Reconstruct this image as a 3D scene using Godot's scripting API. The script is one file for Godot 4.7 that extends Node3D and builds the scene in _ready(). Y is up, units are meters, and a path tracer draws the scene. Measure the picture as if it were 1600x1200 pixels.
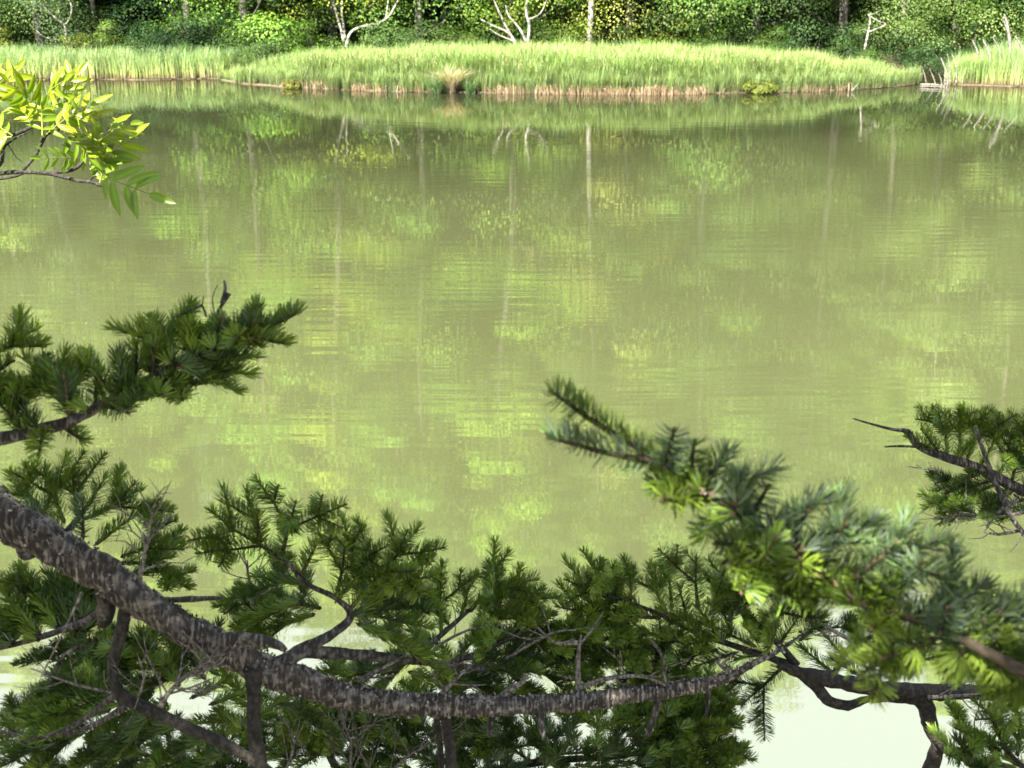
extends Node3D
# A lake seen from a shaded bank through fir branches: reed island and forest on the far shore, their reflection in green water.

const EYE := Vector3(0, 4, 0)
const FOCAL := 2000.0            # pixels of a 1600 x 1200 picture
const PITCH := -0.31415          # 18 degrees down

var rng := RandomNumberGenerator.new()
var cam_basis: Basis
var taken := {}
var M := {}

# ------------------------------------------------------------------ helpers

class MB:                        # collects triangles, then becomes one mesh
	var v := PackedVector3Array()
	var c := PackedColorArray()
	var n := PackedVector3Array()
	var uv := PackedVector2Array()
	var ix := PackedInt32Array()
	var smooth := false
	func vert(p: Vector3, col: Color) -> int:
		v.append(p); c.append(col)
		return v.size() - 1
	func tri(a: int, b: int, d: int) -> void:
		ix.append(a); ix.append(b); ix.append(d)
	func quad(a: int, b: int, d: int, e: int) -> void:
		tri(a, b, d); tri(a, d, e)
	# a tapering tube along pts; amp is the roughness of its outline as a share of the radius
	func tube(pts: PackedVector3Array, rad: PackedFloat32Array, sides: int, col: Color, noise: FastNoiseLite = null, amp := 0.0, freq := 1.0, cap := true) -> void:
		var up := Vector3.UP
		var first := v.size()
		var count := pts.size()
		var t := (pts[1] - pts[0]).normalized()
		if absf(t.dot(up)) > 0.9:
			up = Vector3.RIGHT
		var x := up.cross(t).normalized()
		for i in count:
			var nt := (pts[mini(i + 1, count - 1)] - pts[maxi(i - 1, 0)]).normalized()
			x = (x - nt * x.dot(nt)).normalized()
			var y := nt.cross(x)
			for k in sides:
				var a := TAU * k / sides
				var d := x * cos(a) + y * sin(a)
				var r := rad[i]
				if noise:
					var q := (pts[i] + d * r) * freq
					r *= 1.0 + amp * (noise.get_noise_3dv(q) + 0.6 * noise.get_noise_3dv(q * 2.7) + 0.4 * noise.get_noise_3dv(q * 6.1))
				v.append(pts[i] + d * r)
				c.append(col)
		for i in count - 1:
			for k in sides:
				var a := first + i * sides + k
				var b := first + i * sides + (k + 1) % sides
				quad(a, a + sides, b + sides, b)
		if cap:
			for e in 2:
				var at := 0 if e == 0 else count - 1
				var m := vert(pts[at], col)
				for k in sides:
					var a := first + at * sides + k
					var b := first + at * sides + (k + 1) % sides
					if e == 0:
						tri(m, a, b)
					else:
						tri(m, b, a)
	func mesh(mat: Material) -> ArrayMesh:
		var arr := []
		arr.resize(Mesh.ARRAY_MAX)
		arr[Mesh.ARRAY_VERTEX] = v
		arr[Mesh.ARRAY_COLOR] = c
		arr[Mesh.ARRAY_INDEX] = ix
		if smooth:
			var nn := PackedVector3Array()
			nn.resize(v.size())
			for i in range(0, ix.size(), 3):
				var g := (v[ix[i + 2]] - v[ix[i]]).cross(v[ix[i + 1]] - v[ix[i]])
				nn[ix[i]] += g; nn[ix[i + 1]] += g; nn[ix[i + 2]] += g
			for i in nn.size():
				nn[i] = nn[i].normalized() if nn[i].length_squared() > 0.0 else Vector3.UP
			arr[Mesh.ARRAY_NORMAL] = nn
		elif n.size() == v.size():
			arr[Mesh.ARRAY_NORMAL] = n
		if uv.size() == v.size():
			arr[Mesh.ARRAY_TEX_UV] = uv
		var m := ArrayMesh.new()
		m.add_surface_from_arrays(Mesh.PRIMITIVE_TRIANGLES, arr)
		m.surface_set_material(0, mat)
		return m

func R(a: float, b: float) -> float:
	return rng.randf_range(a, b)

func numbered(s: String) -> String:
	if not taken.has(s):
		taken[s] = 0
		return s
	taken[s] += 1
	return "%s_%03d" % [s, taken[s]]

func tag(o: Node, label: String, category: String, group := "", kind := "") -> void:
	if label: o.set_meta("label", label)
	if category: o.set_meta("category", category)
	if group: o.set_meta("group", group)
	if kind: o.set_meta("kind", kind)

func thing(called: String, at: Vector3, label: String, category: String, group := "") -> Node3D:
	var o := Node3D.new()
	o.name = numbered(called)
	o.position = at
	add_child(o)
	tag(o, label, category, group)
	return o

func obj(called: String, m: Mesh, parent: Node = null) -> MeshInstance3D:
	var o := MeshInstance3D.new()
	o.mesh = m
	if parent:
		o.name = called
		parent.add_child(o, true)
	else:
		o.name = numbered(called)
		add_child(o)
	return o

func lin(r: float, g: float, b: float) -> Color:
	return Color(r, g, b).linear_to_srgb()

# the point at that depth along the view that a pixel of the photograph looks at
func P(x: float, y: float, d: float) -> Vector3:
	return EYE + cam_basis * Vector3((x - 800.0) / FOCAL * d, (600.0 - y) / FOCAL * d, -d)

# where the line of sight through a pixel meets level h
func W(x: float, y: float, h := 0.0) -> Vector3:
	var d := cam_basis * Vector3((x - 800.0) / FOCAL, (600.0 - y) / FOCAL, -1.0)
	return EYE + d * ((h - EYE.y) / d.y)

func curve(pts: Array, rad: Array, step: float) -> Array:
	var op := PackedVector3Array()
	var orad := PackedFloat32Array()
	for i in pts.size() - 1:
		var a: Vector3 = pts[maxi(i - 1, 0)]
		var b: Vector3 = pts[i]
		var d: Vector3 = pts[i + 1]
		var e: Vector3 = pts[mini(i + 2, pts.size() - 1)]
		var k := maxi(2, int(ceil(b.distance_to(d) / step)))
		for j in k:
			var t := float(j) / k
			op.append(b.cubic_interpolate(d, a, e, t))
			orad.append(lerpf(rad[i], rad[i + 1], t))
	op.append(pts[-1]); orad.append(rad[-1])
	return [op, orad]

func noise(s: int, f: float, oct := 4) -> FastNoiseLite:
	var q := FastNoiseLite.new()
	q.seed = s
	q.frequency = f
	q.fractal_octaves = oct
	return q

func noise_tex(s: int, f: float, cols: Array, offs: Array, oct := 5, size := 512) -> NoiseTexture2D:
	var t := NoiseTexture2D.new()
	t.width = size; t.height = size
	t.seamless = true
	t.noise = noise(s, f, oct)
	if cols:
		var g := Gradient.new()
		g.colors = PackedColorArray(cols)
		g.offsets = PackedFloat32Array(offs)
		t.color_ramp = g
	return t

func leaf_mat(backlight: Color, rough := 0.5) -> StandardMaterial3D:
	var m := StandardMaterial3D.new()
	m.vertex_color_use_as_albedo = true
	m.roughness = rough
	m.backlight_enabled = true
	m.backlight = backlight
	return m

# ------------------------------------------------------------------ materials

func bark(s: int, dark: Color, mid: Color, pale: Color, scale: float, relief: float, at := [0.0, 0.38, 0.5, 0.64, 1.0]) -> StandardMaterial3D:
	var m := StandardMaterial3D.new()
	m.roughness = 0.85
	m.vertex_color_use_as_albedo = true
	m.albedo_texture = noise_tex(s, 0.012, [dark, dark, mid, pale, pale], at, 6)
	m.uv1_triplanar = true
	m.uv1_scale = Vector3.ONE * scale
	if relief > 0.0:
		m.heightmap_enabled = true
		m.heightmap_scale = relief
		m.heightmap_texture = noise_tex(s + 9, 0.02, [], [], 6)
	return m

func make_materials() -> void:
	M.bark = bark(3, lin(.022, .019, .017), lin(.085, .076, .07), lin(.36, .335, .32), 11.0, 0.5, [0.0, .44, .56, .74, 1.0])
	M.bark.uv1_scale = Vector3(21, 7, 7)
	M.lichen = StandardMaterial3D.new()
	M.lichen.vertex_color_use_as_albedo = true
	M.lichen.roughness = 0.9
	M.bark_dark = bark(5, lin(.007, .006, .005), lin(.018, .016, .013), lin(.06, .053, .045), 14.0, 0.35)  # dark mossy bark, with shade on the hanging stems put into its colour
	M.twig_dead = bark(7, lin(.035, .03, .026), lin(.1, .09, .08), lin(.2, .185, .17), 20.0, 0.0)
	M.twig = bark(11, lin(.02, .016, .01), lin(.05, .037, .022), lin(.1, .075, .045), 20.0, 0.0)
	M.trunk_grey = bark(13, lin(.02, .018, .016), lin(.045, .041, .037), lin(.085, .078, .072), 0.8, 0.0)
	M.trunk_white = bark(17, lin(.07, .066, .06), lin(.2, .19, .175), lin(.28, .27, .25), 0.6, 0.0)
	M.snag = bark(19, lin(.05, .046, .04), lin(.12, .11, .1), lin(.18, .17, .16), 1.5, 0.0)
	M.needle = []
	for i in 4:
		M.needle.append(leaf_mat(Color(.25, .36, .1), 0.5))
		M.needle[i].metallic_specular = .38
	M.leaf = leaf_mat(Color(.75, .9, .3), 0.65)
	M.leaf.metallic_specular = .25
	M.leaf_tints = []
	for t in [Color(1, 1, 1), Color(.78, .84, .86), Color(.55, .63, .68), Color(1, .97, .8), Color(.93, 1, .9)]:
		var m: StandardMaterial3D = M.leaf.duplicate()
		m.albedo_color = t
		M.leaf_tints.append(m)
	M.leaf_near = leaf_mat(Color(.95, 1.0, .35), 0.38)
	M.reed = leaf_mat(Color(.6, .7, .3), 0.55)
	M.soil = StandardMaterial3D.new()
	M.soil.roughness = 0.95
	M.soil.albedo_texture = noise_tex(23, 0.02, [lin(.05, .04, .028), lin(.11, .085, .055), lin(.06, .08, .03)], [0.2, 0.5, 0.8])
	M.soil.uv1_triplanar = true
	M.soil.uv1_scale = Vector3.ONE * 0.4
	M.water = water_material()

func water_material() -> StandardMaterial3D:
	var w := 1024
	var h := 2048
	var K := 100.0                          # slopes are stored K times too steep, and turned down again by normal_scale
	var a := noise(31, 0.11, 3)
	var b := noise(37, 0.009, 2)
	var ia: PackedByteArray = float_noise(a, w, h)
	var fa := ia.to_float32_array()
	var out := PackedByteArray()
	out.resize(w * h * 3)
	var px := 120.0 / w
	var pz := 64.0 / h
	for j in h:
		var z := 2.0 - j * pz              # world z of this row
		var far := smoothstep(-44.0, -30.0, z)
		var j1 := ((j + 1) % h) * w
		for i in w:
			var here := fa[j * w + i]
			var patch := clampf(0.62 + 1.3 * b.get_noise_2d(i * 1.4, j * 0.7), 0.12, 1.2)
			var amp := lerpf(0.00013, 0.0012, far) * patch
			var sx := (fa[j * w + (i + 1) % w] - here) / px * amp
			var sz := (fa[j1 + i] - here) / pz * amp
			var at := (j * w + i) * 3
			out[at] = clampi(int(127.5 + sx * K * 127.0), 0, 255)
			out[at + 1] = clampi(int(127.5 + sz * K * 127.0), 0, 255)
			out[at + 2] = 255
	var im := Image.create_from_data(w, h, false, Image.FORMAT_RGB8, out)
	var m := StandardMaterial3D.new()
	var algae_and_reflection := Image.create_empty(256, 256, false, Image.FORMAT_RGB8)  # own green; far-shore darkening painted in to deepen the forest reflection
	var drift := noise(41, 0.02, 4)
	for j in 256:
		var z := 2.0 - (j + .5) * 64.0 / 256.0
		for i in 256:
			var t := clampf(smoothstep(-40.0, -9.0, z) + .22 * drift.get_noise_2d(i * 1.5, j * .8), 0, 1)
			algae_and_reflection.set_pixel(i, j, lin(lerpf(.016, .066, t), lerpf(.019, .077, t), lerpf(.0095, .036, t)))
	m.albedo_texture = ImageTexture.create_from_image(algae_and_reflection)
	m.roughness = 0.02
	m.metallic_specular = 0.72
	m.refraction_enabled = true            # opaque: only for its index of refraction
	m.refraction_scale = 0.16
	m.normal_enabled = true
	m.normal_scale = 1.0 / K
	m.normal_texture = ImageTexture.create_from_image(im)
	return m

func float_noise(q: FastNoiseLite, w: int, h: int) -> PackedByteArray:
	var f := PackedFloat32Array()
	f.resize(w * h)
	for j in h:
		for i in w:
			f[j * w + i] = q.get_noise_2d(i * 0.4, j)
	return f.to_byte_array()

# ------------------------------------------------------------------ the far shore

func leaf_quad(mb: MB, p: Vector3, along: Vector3, side: Vector3, l: float, w: float, col: Color) -> void:
	var a := mb.vert(p, col)
	var b := mb.vert(p + along * l * 0.5 + side * w * 0.5, col)
	var d := mb.vert(p + along * l, col)
	var e := mb.vert(p + along * l * 0.5 - side * w * 0.5, col)
	mb.quad(a, b, d, e)

func rand_dir() -> Vector3:
	var z := R(-1, 1)
	var a := R(0, TAU)
	var s := sqrt(1 - z * z)
	return Vector3(s * cos(a), z, s * sin(a))

# leaves filling a flattened bough, most of them near its upper surface
func clump(mb: MB, at: Vector3, r: float, flat: float, count: int, l: float, col: Color, spread := 0.08) -> void:
	var tint := R(0.82, 1.22)
	for i in count:
		var d := rand_dir()
		if d.y < -.3 and rng.randf() < .6: d.y = -d.y
		var q := pow(rng.randf(), 0.28)
		var p := at + Vector3(d.x * r, d.y * r * flat, d.z * r) * q * R(.85, 1.12)
		var nrm := (d * 1.0 + Vector3.UP * 0.55 + rand_dir() * 0.75).normalized()
		var side := nrm.cross(rand_dir() + Vector3(0, -.4, 0)).normalized()
		var along := side.cross(nrm)
		var k := tint * R(1 - spread, 1 + spread)
		leaf_quad(mb, p, along, side, l * R(0.7, 1.3), l * R(0.5, 0.75), Color(col.r * k * R(.93, 1.1), col.g * k, col.b * k))
		var sn := (d + Vector3.UP * .45 + rand_dir() * .12).normalized()
		for j in 4: mb.n.append(sn)

func broadleaf(s: int, height: float, radius: float, base: float, trunk_r: float, col: Color, trunk_mat: Material, leaf := 0.085, boughs := 70, per := 760, stems := 1, sparse := 1.0) -> Node3D:
	rng.seed = s
	var root := Node3D.new()
	var tk := MB.new()
	var cr := MB.new()
	tk.smooth = true
	var lean := Vector3(R(-.6, .6), 0, R(-.2, .7))
	for st in stems:
		var off := Vector3(R(-1.5, 1.5), 0, R(-.4, .8)) * (1.0 if stems > 1 else 0.0)
		var top := Vector3(lean.x, height * 0.92, lean.z) + off * 2.0
		var c1 := Vector3(R(-.3, .3), height * .3, R(-.3, .3)) + off * 0.6
		var c2 := top * 0.65 + Vector3(R(-.4, .4), 0, R(-.4, .4))
		var cv := curve([Vector3(0, -0.4, 0), c1, c2, top], [trunk_r * 1.25, trunk_r * .8, trunk_r * .5, trunk_r * .1], 1.2)
		tk.tube(cv[0], cv[1], 7, Color.WHITE)
		var tp: PackedVector3Array = cv[0]
		for i in boughs / stems:
			var f := (i + rng.randf()) / (boughs / stems)
			var y := lerpf(base, height, f)
			var t := clampf(y / (height * 0.92), 0, 1)
			var env := radius * (0.55 + 0.45 * sin(PI * pow(clampf((y - base) / (height - base), 0, 1), 0.75))) * (1.0 - 0.75 * smoothstep(0.65, 1.0, f))
			var a := R(0, TAU)
			var rr := env * pow(rng.randf(), 0.62)
			var from: Vector3 = tp[int(t * (tp.size() - 1) * 0.92)]
			var at := Vector3(from.x + cos(a) * rr, y, from.z + sin(a) * rr)
			if rr > radius * 0.35 and i % 3 == 0:
				var mid := from.lerp(at, 0.5) + Vector3(0, -0.25 * rr * 0.4, 0)
				var br := curve([from, mid, at], [trunk_r * .35, trunk_r * .2, 0.015], 0.8)
				tk.tube(br[0], br[1], 5, Color.WHITE, null, 0, 1, false)
			clump(cr, at, R(.85, 1.6) * lerpf(1.0, .75, f) * radius / 3.2, R(.45, .7), int(per * sparse), leaf, col)
	if trunk_mat == M.trunk_white:
		for i in tk.v.size(): tk.c[i] = Color.WHITE.lerp(Color(.22, .19, .15), smoothstep(3.5, 6.5, tk.v[i].y))
	obj("trunk", tk.mesh(trunk_mat), root)
	obj("crown", cr.mesh(M.leaf), root)
	return root

func conifer(s: int, height: float, radius: float, base: float, col: Color) -> Node3D:
	rng.seed = s
	var root := Node3D.new()
	var tk := MB.new()
	var cr := MB.new()
	tk.smooth = true
	tk.tube(PackedVector3Array([Vector3(0, -.4, 0), Vector3(0, height * .5, 0), Vector3(0, height, 0)]), PackedFloat32Array([.24, .14, .02]), 7, Color.WHITE)
	var y := base
	while y < height - 0.3:
		var f := (y - base) / (height - base)
		var r := radius * (1.0 - f * 0.93) * R(.85, 1.1)
		var n := 7 if f < 0.7 else 5
		var a0 := R(0, TAU)
		for k in n:
			var a := a0 + TAU * k / n + R(-.25, .25)
			var rr := r * R(.75, 1.1)
			var d := Vector3(cos(a), 0, sin(a))
			var sd := Vector3(-d.z, 0, d.x)
			var tint := R(.75, 1.2)
			var steps := int(14 + 90 * rr / 3.0)
			for i in steps:
				var t := (i + rng.randf()) / steps
				var droop := -0.28 * rr * t * t + 0.05 * rr * sin(t * PI)
				var wide := 0.42 * rr * (1.0 - t) * t * 2.0 + 0.1
				var p := Vector3(0, y + droop + R(-.06, .06), 0) + d * rr * t + sd * R(-1, 1) * wide
				for q in 2:
					var along := (d * R(.2, 1.0) + sd * R(-.9, .9) + Vector3(0, R(-.5, .1), 0)).normalized()
					var side := (Vector3.UP + rand_dir() * .5).cross(along).normalized()
					var kk := tint * R(.75, 1.25)
					leaf_quad(cr, p, along, side, R(.2, .4), R(.07, .12), Color(col.r * kk, col.g * kk, col.b * kk))
		y += R(.42, .62) * (1.0 - 0.35 * f)
	obj("trunk", tk.mesh(M.trunk_grey), root)
	obj("crown", cr.mesh(M.leaf), root)
	return root

func shrub(s: int, height: float, radius: float, col: Color, leaf := 0.07) -> Node3D:
	rng.seed = s
	var root := Node3D.new()
	var tk := MB.new()
	var cr := MB.new()
	for i in 26:
		var a := R(0, TAU)
		var f := sqrt(rng.randf())
		var at := Vector3(cos(a) * radius * f, height * R(.15, 1.0) * (1.0 - .45 * f * f), sin(a) * radius * f)
		if i % 3 == 0:
			tk.tube(PackedVector3Array([Vector3(R(-.2, .2), -.2, R(-.2, .2)), at * .5 + Vector3(0, .2, 0), at]), PackedFloat32Array([.035, .025, .01]), 5, Color.WHITE, null, 0, 1, false)
		clump(cr, at, R(.35, .7) * radius * .7, R(.45, .7), int(120 * .13 / leaf * (1.3 if height > 1.0 else 1.0)), leaf, col)
	obj("stem", tk.mesh(M.trunk_grey), root)
	obj("foliage", cr.mesh(M.leaf), root)
	return root

var protos := {}

func place(kind: String, at: Vector3, turn: float, size: float, label: String, category := "tree", group := "", called := "") -> Node3D:
	var src: Node3D = protos[kind]
	var o: Node3D = src.duplicate()
	o.name = numbered(called if called else category.replace(" ", "_"))
	add_child(o)
	o.position = at
	o.rotation.y = turn
	o.scale = Vector3.ONE * size
	var crown := o.get_node_or_null("crown")
	if crown == null: crown = o.get_node_or_null("foliage")
	crown.material_override = M.leaf_tints[rng.randi() % 5]
	tag(o, label, category, group)
	return o

func ground_h(x: float, z: float) -> float:
	var shore := -50.2 + 0.8 * sin(x * .21) + 0.5 * sin(x * .57 + 1.0)
	var far := smoothstep(0.0, 2.5, shore - z) * 1.45 - 1.2
	if z < shore - 2.5:
		far = 0.25 + (shore - 2.5 - z) * 0.035 + maxf(0.0, -56.0 - z) * .3 + 14.0 * smoothstep(-110.0, -330.0, z)
	var near := lerpf(2.42, -1.2, smoothstep(-1.3, -4.6, z + 0.25 * sin(x * 1.7)))
	if z > -1.3:
		near = 2.42 + (z + 1.3) * 0.04
	var sides := smoothstep(46.0, 54.0, absf(x)) * 2.4 - 1.2
	return maxf(maxf(far, near), sides)

func build_ground() -> void:
	var mb := MB.new()
	mb.smooth = true
	var xs := []
	var zs := []
	for i in 65:
		var t := (i - 32) / 32.0
		xs.append(t * 60.0 + signf(t) * pow(absf(t), 5.0) * 340.0)
	for i in 150:
		var t := i / 149.0
		zs.append(30.0 - 90.0 * t - 400.0 * pow(maxf(0, t - .72) / .28, 2.0) + (60.0 * pow(maxf(0, .2 - t) / .2, 2.0)))
	for z in zs:
		for x in xs:
			mb.vert(Vector3(x, ground_h(x, z), z), Color.WHITE)
	var w := xs.size()
	for j in zs.size() - 1:
		for i in w - 1:
			mb.quad(j * w + i, (j + 1) * w + i, (j + 1) * w + i + 1, j * w + i + 1)
	tag(obj("ground", mb.mesh(M.soil)), "", "", "", "structure")

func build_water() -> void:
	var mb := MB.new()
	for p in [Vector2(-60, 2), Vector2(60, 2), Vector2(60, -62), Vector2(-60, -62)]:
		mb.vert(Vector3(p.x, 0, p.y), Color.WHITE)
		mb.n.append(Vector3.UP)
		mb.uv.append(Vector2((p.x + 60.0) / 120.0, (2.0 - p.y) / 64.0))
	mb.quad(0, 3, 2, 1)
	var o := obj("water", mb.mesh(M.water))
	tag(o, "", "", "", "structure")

func inside(p: Vector2, poly: PackedVector2Array) -> bool:
	return Geometry2D.is_point_in_polygon(p, poly)

func soil_bed(poly: PackedVector2Array, called: String) -> void:
	var tris := Geometry2D.triangulate_polygon(poly)
	var mb := MB.new()
	for q in poly:
		mb.vert(Vector3(q.x, 0.035, q.y), Color.WHITE)
	for i in range(0, tris.size(), 3):
		mb.tri(tris[i], tris[i + 1], tris[i + 2])
	var k := poly.size()
	for i in k:
		var a := poly[i]
		var b := poly[(i + 1) % k]
		var f := mb.v.size()
		mb.vert(Vector3(a.x, 0.035, a.y), Color.WHITE); mb.vert(Vector3(b.x, 0.035, b.y), Color.WHITE)
		mb.vert(Vector3(b.x, -1.2, b.y), Color.WHITE); mb.vert(Vector3(a.x, -1.2, a.y), Color.WHITE)
		mb.quad(f, f + 1, f + 2, f + 3)
	tag(obj(called, mb.mesh(M.soil)), "", "", "", "structure")

func edge_distance(q: Vector2, poly: PackedVector2Array) -> float:
	var best := 1e9
	for i in poly.size():
		best = minf(best, q.distance_squared_to(Geometry2D.get_closest_point_to_segment(q, poly[i], poly[(i + 1) % poly.size()])))
	return sqrt(best)

# one tuft of bending blades
func tuft_mesh(s: int, blades: int, h: float, spread: float, w: float, base: Color, mid: Color, top: Color, plume := false, mat: Material = null) -> ArrayMesh:
	rng.seed = s
	var mb := MB.new()
	for i in blades:
		var a := R(0, TAU)
		var d := Vector3(cos(a), 0, sin(a))
		var sd := Vector3(-d.z, 0, d.x)
		var p0 := Vector3(R(-.15, .15), 0, R(-.15, .15))
		var hh := h * R(.7, 1.1)
		var lean := spread * R(.2, 1.2)
		var k := R(.8, 1.2)
		var prev := [-1, -1]
		for j in 5:
			var t := j / 4.0
			var p := p0 + d * lean * t * t * hh + Vector3(0, hh * (t - .22 * lean * t * t * t), 0)
			var ww := w * (1.0 - pow(t, 2.2)) * .5 + 0.0008
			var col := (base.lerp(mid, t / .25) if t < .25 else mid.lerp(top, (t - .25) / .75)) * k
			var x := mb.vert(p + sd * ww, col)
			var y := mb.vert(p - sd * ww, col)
			if j:
				mb.quad(prev[0], x, y, prev[1])
			prev = [x, y]
		if plume and i % 13 == 4:
			var tip := p0 + d * lean * .5 * hh + Vector3(0, hh * 1.12, 0)
			for q in 5:
				leaf_quad(mb, tip + Vector3(0, -.03 * q, 0), (Vector3.UP + rand_dir() * .6).normalized(), rand_dir(), (.13), .03, Color(.2, .22, .1))
	return mb.mesh(mat if mat else M.reed)

func reed_bed(poly: PackedVector2Array, called: String, label: String, meshes: Array, per_m2: float, hscale: Callable, s: int, front := PackedVector2Array()) -> void:
	rng.seed = s
	var lo := Vector2(1e9, 1e9)
	var hi := -lo
	for q in poly:
		lo = lo.min(q); hi = hi.max(q)
	var n := noise(s, 0.35, 3)
	var lists := []
	for m in meshes: lists.append([])
	var count := int((hi.x - lo.x) * (hi.y - lo.y) * per_m2)
	for i in count:
		var q := Vector2(R(lo.x, hi.x), R(lo.y, hi.y))
		if not inside(q, poly): continue
		var k := clampi(int((n.get_noise_2d(q.x, q.y) * 1.1 + .5 + R(-.25, .25)) * meshes.size()), 0, meshes.size() - 1)
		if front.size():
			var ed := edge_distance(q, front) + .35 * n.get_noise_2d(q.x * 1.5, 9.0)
			if q.y > -47.2 and ed < 1.0: k = [0, 3, 0, 3, 1][rng.randi() % 5]  # darker tufts along the front: self-shade put into the blade colour
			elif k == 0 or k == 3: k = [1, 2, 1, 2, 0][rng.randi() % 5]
		lists[k].append(Transform3D(Basis(Vector3.UP, R(0, TAU)).scaled(Vector3.ONE * hscale.call(q) * R(.85, 1.15) * (1.0 + .24 * n.get_noise_2d(q.x * 2.0, q.y * 2.0 + 50))), Vector3(q.x, 0.05, q.y)))
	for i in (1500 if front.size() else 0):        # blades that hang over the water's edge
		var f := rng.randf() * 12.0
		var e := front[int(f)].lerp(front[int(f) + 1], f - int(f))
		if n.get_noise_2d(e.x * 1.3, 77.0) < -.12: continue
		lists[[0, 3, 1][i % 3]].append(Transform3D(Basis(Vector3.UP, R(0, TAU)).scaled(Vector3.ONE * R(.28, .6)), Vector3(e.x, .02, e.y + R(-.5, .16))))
	var o := Node3D.new()
	o.name = numbered(called)
	add_child(o)
	tag(o, label, "reeds", "", "stuff")
	for k in meshes.size():
		var mm := MultiMesh.new()
		mm.transform_format = MultiMesh.TRANSFORM_3D
		mm.use_colors = true
		mm.mesh = meshes[k]
		mm.instance_count = lists[k].size()
		for i in lists[k].size():
			mm.set_instance_transform(i, lists[k][i])
			var g := R(.78, 1.22)
			mm.set_instance_color(i, Color(g * R(.9, 1.12), g, g * R(.85, 1.1)))
		var mi := MultiMeshInstance3D.new()
		mi.multimesh = mm
		mi.name = "reed_tufts"
		mi.set_meta("kind", "stuff")
		o.add_child(mi, true)

func px_poly(list: Array) -> PackedVector2Array:
	var out := PackedVector2Array()
	for q in list:
		var w := W(q[0], q[1])
		out.append(Vector2(w.x, w.z))
	return out

# a jagged shoreline: extra points between those given
func roughen(poly: PackedVector2Array, s: int, amp: float) -> PackedVector2Array:
	rng.seed = s
	var out := PackedVector2Array()
	for i in poly.size():
		var a := poly[i]
		var b := poly[(i + 1) % poly.size()]
		var k := clampi(int(a.distance_to(b) / .5), 1, 60)
		for j in k:
			out.append(a.lerp(b, float(j) / k) + (Vector2(R(-amp, amp), R(-amp, amp)) if j else Vector2.ZERO))
	return out

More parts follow.
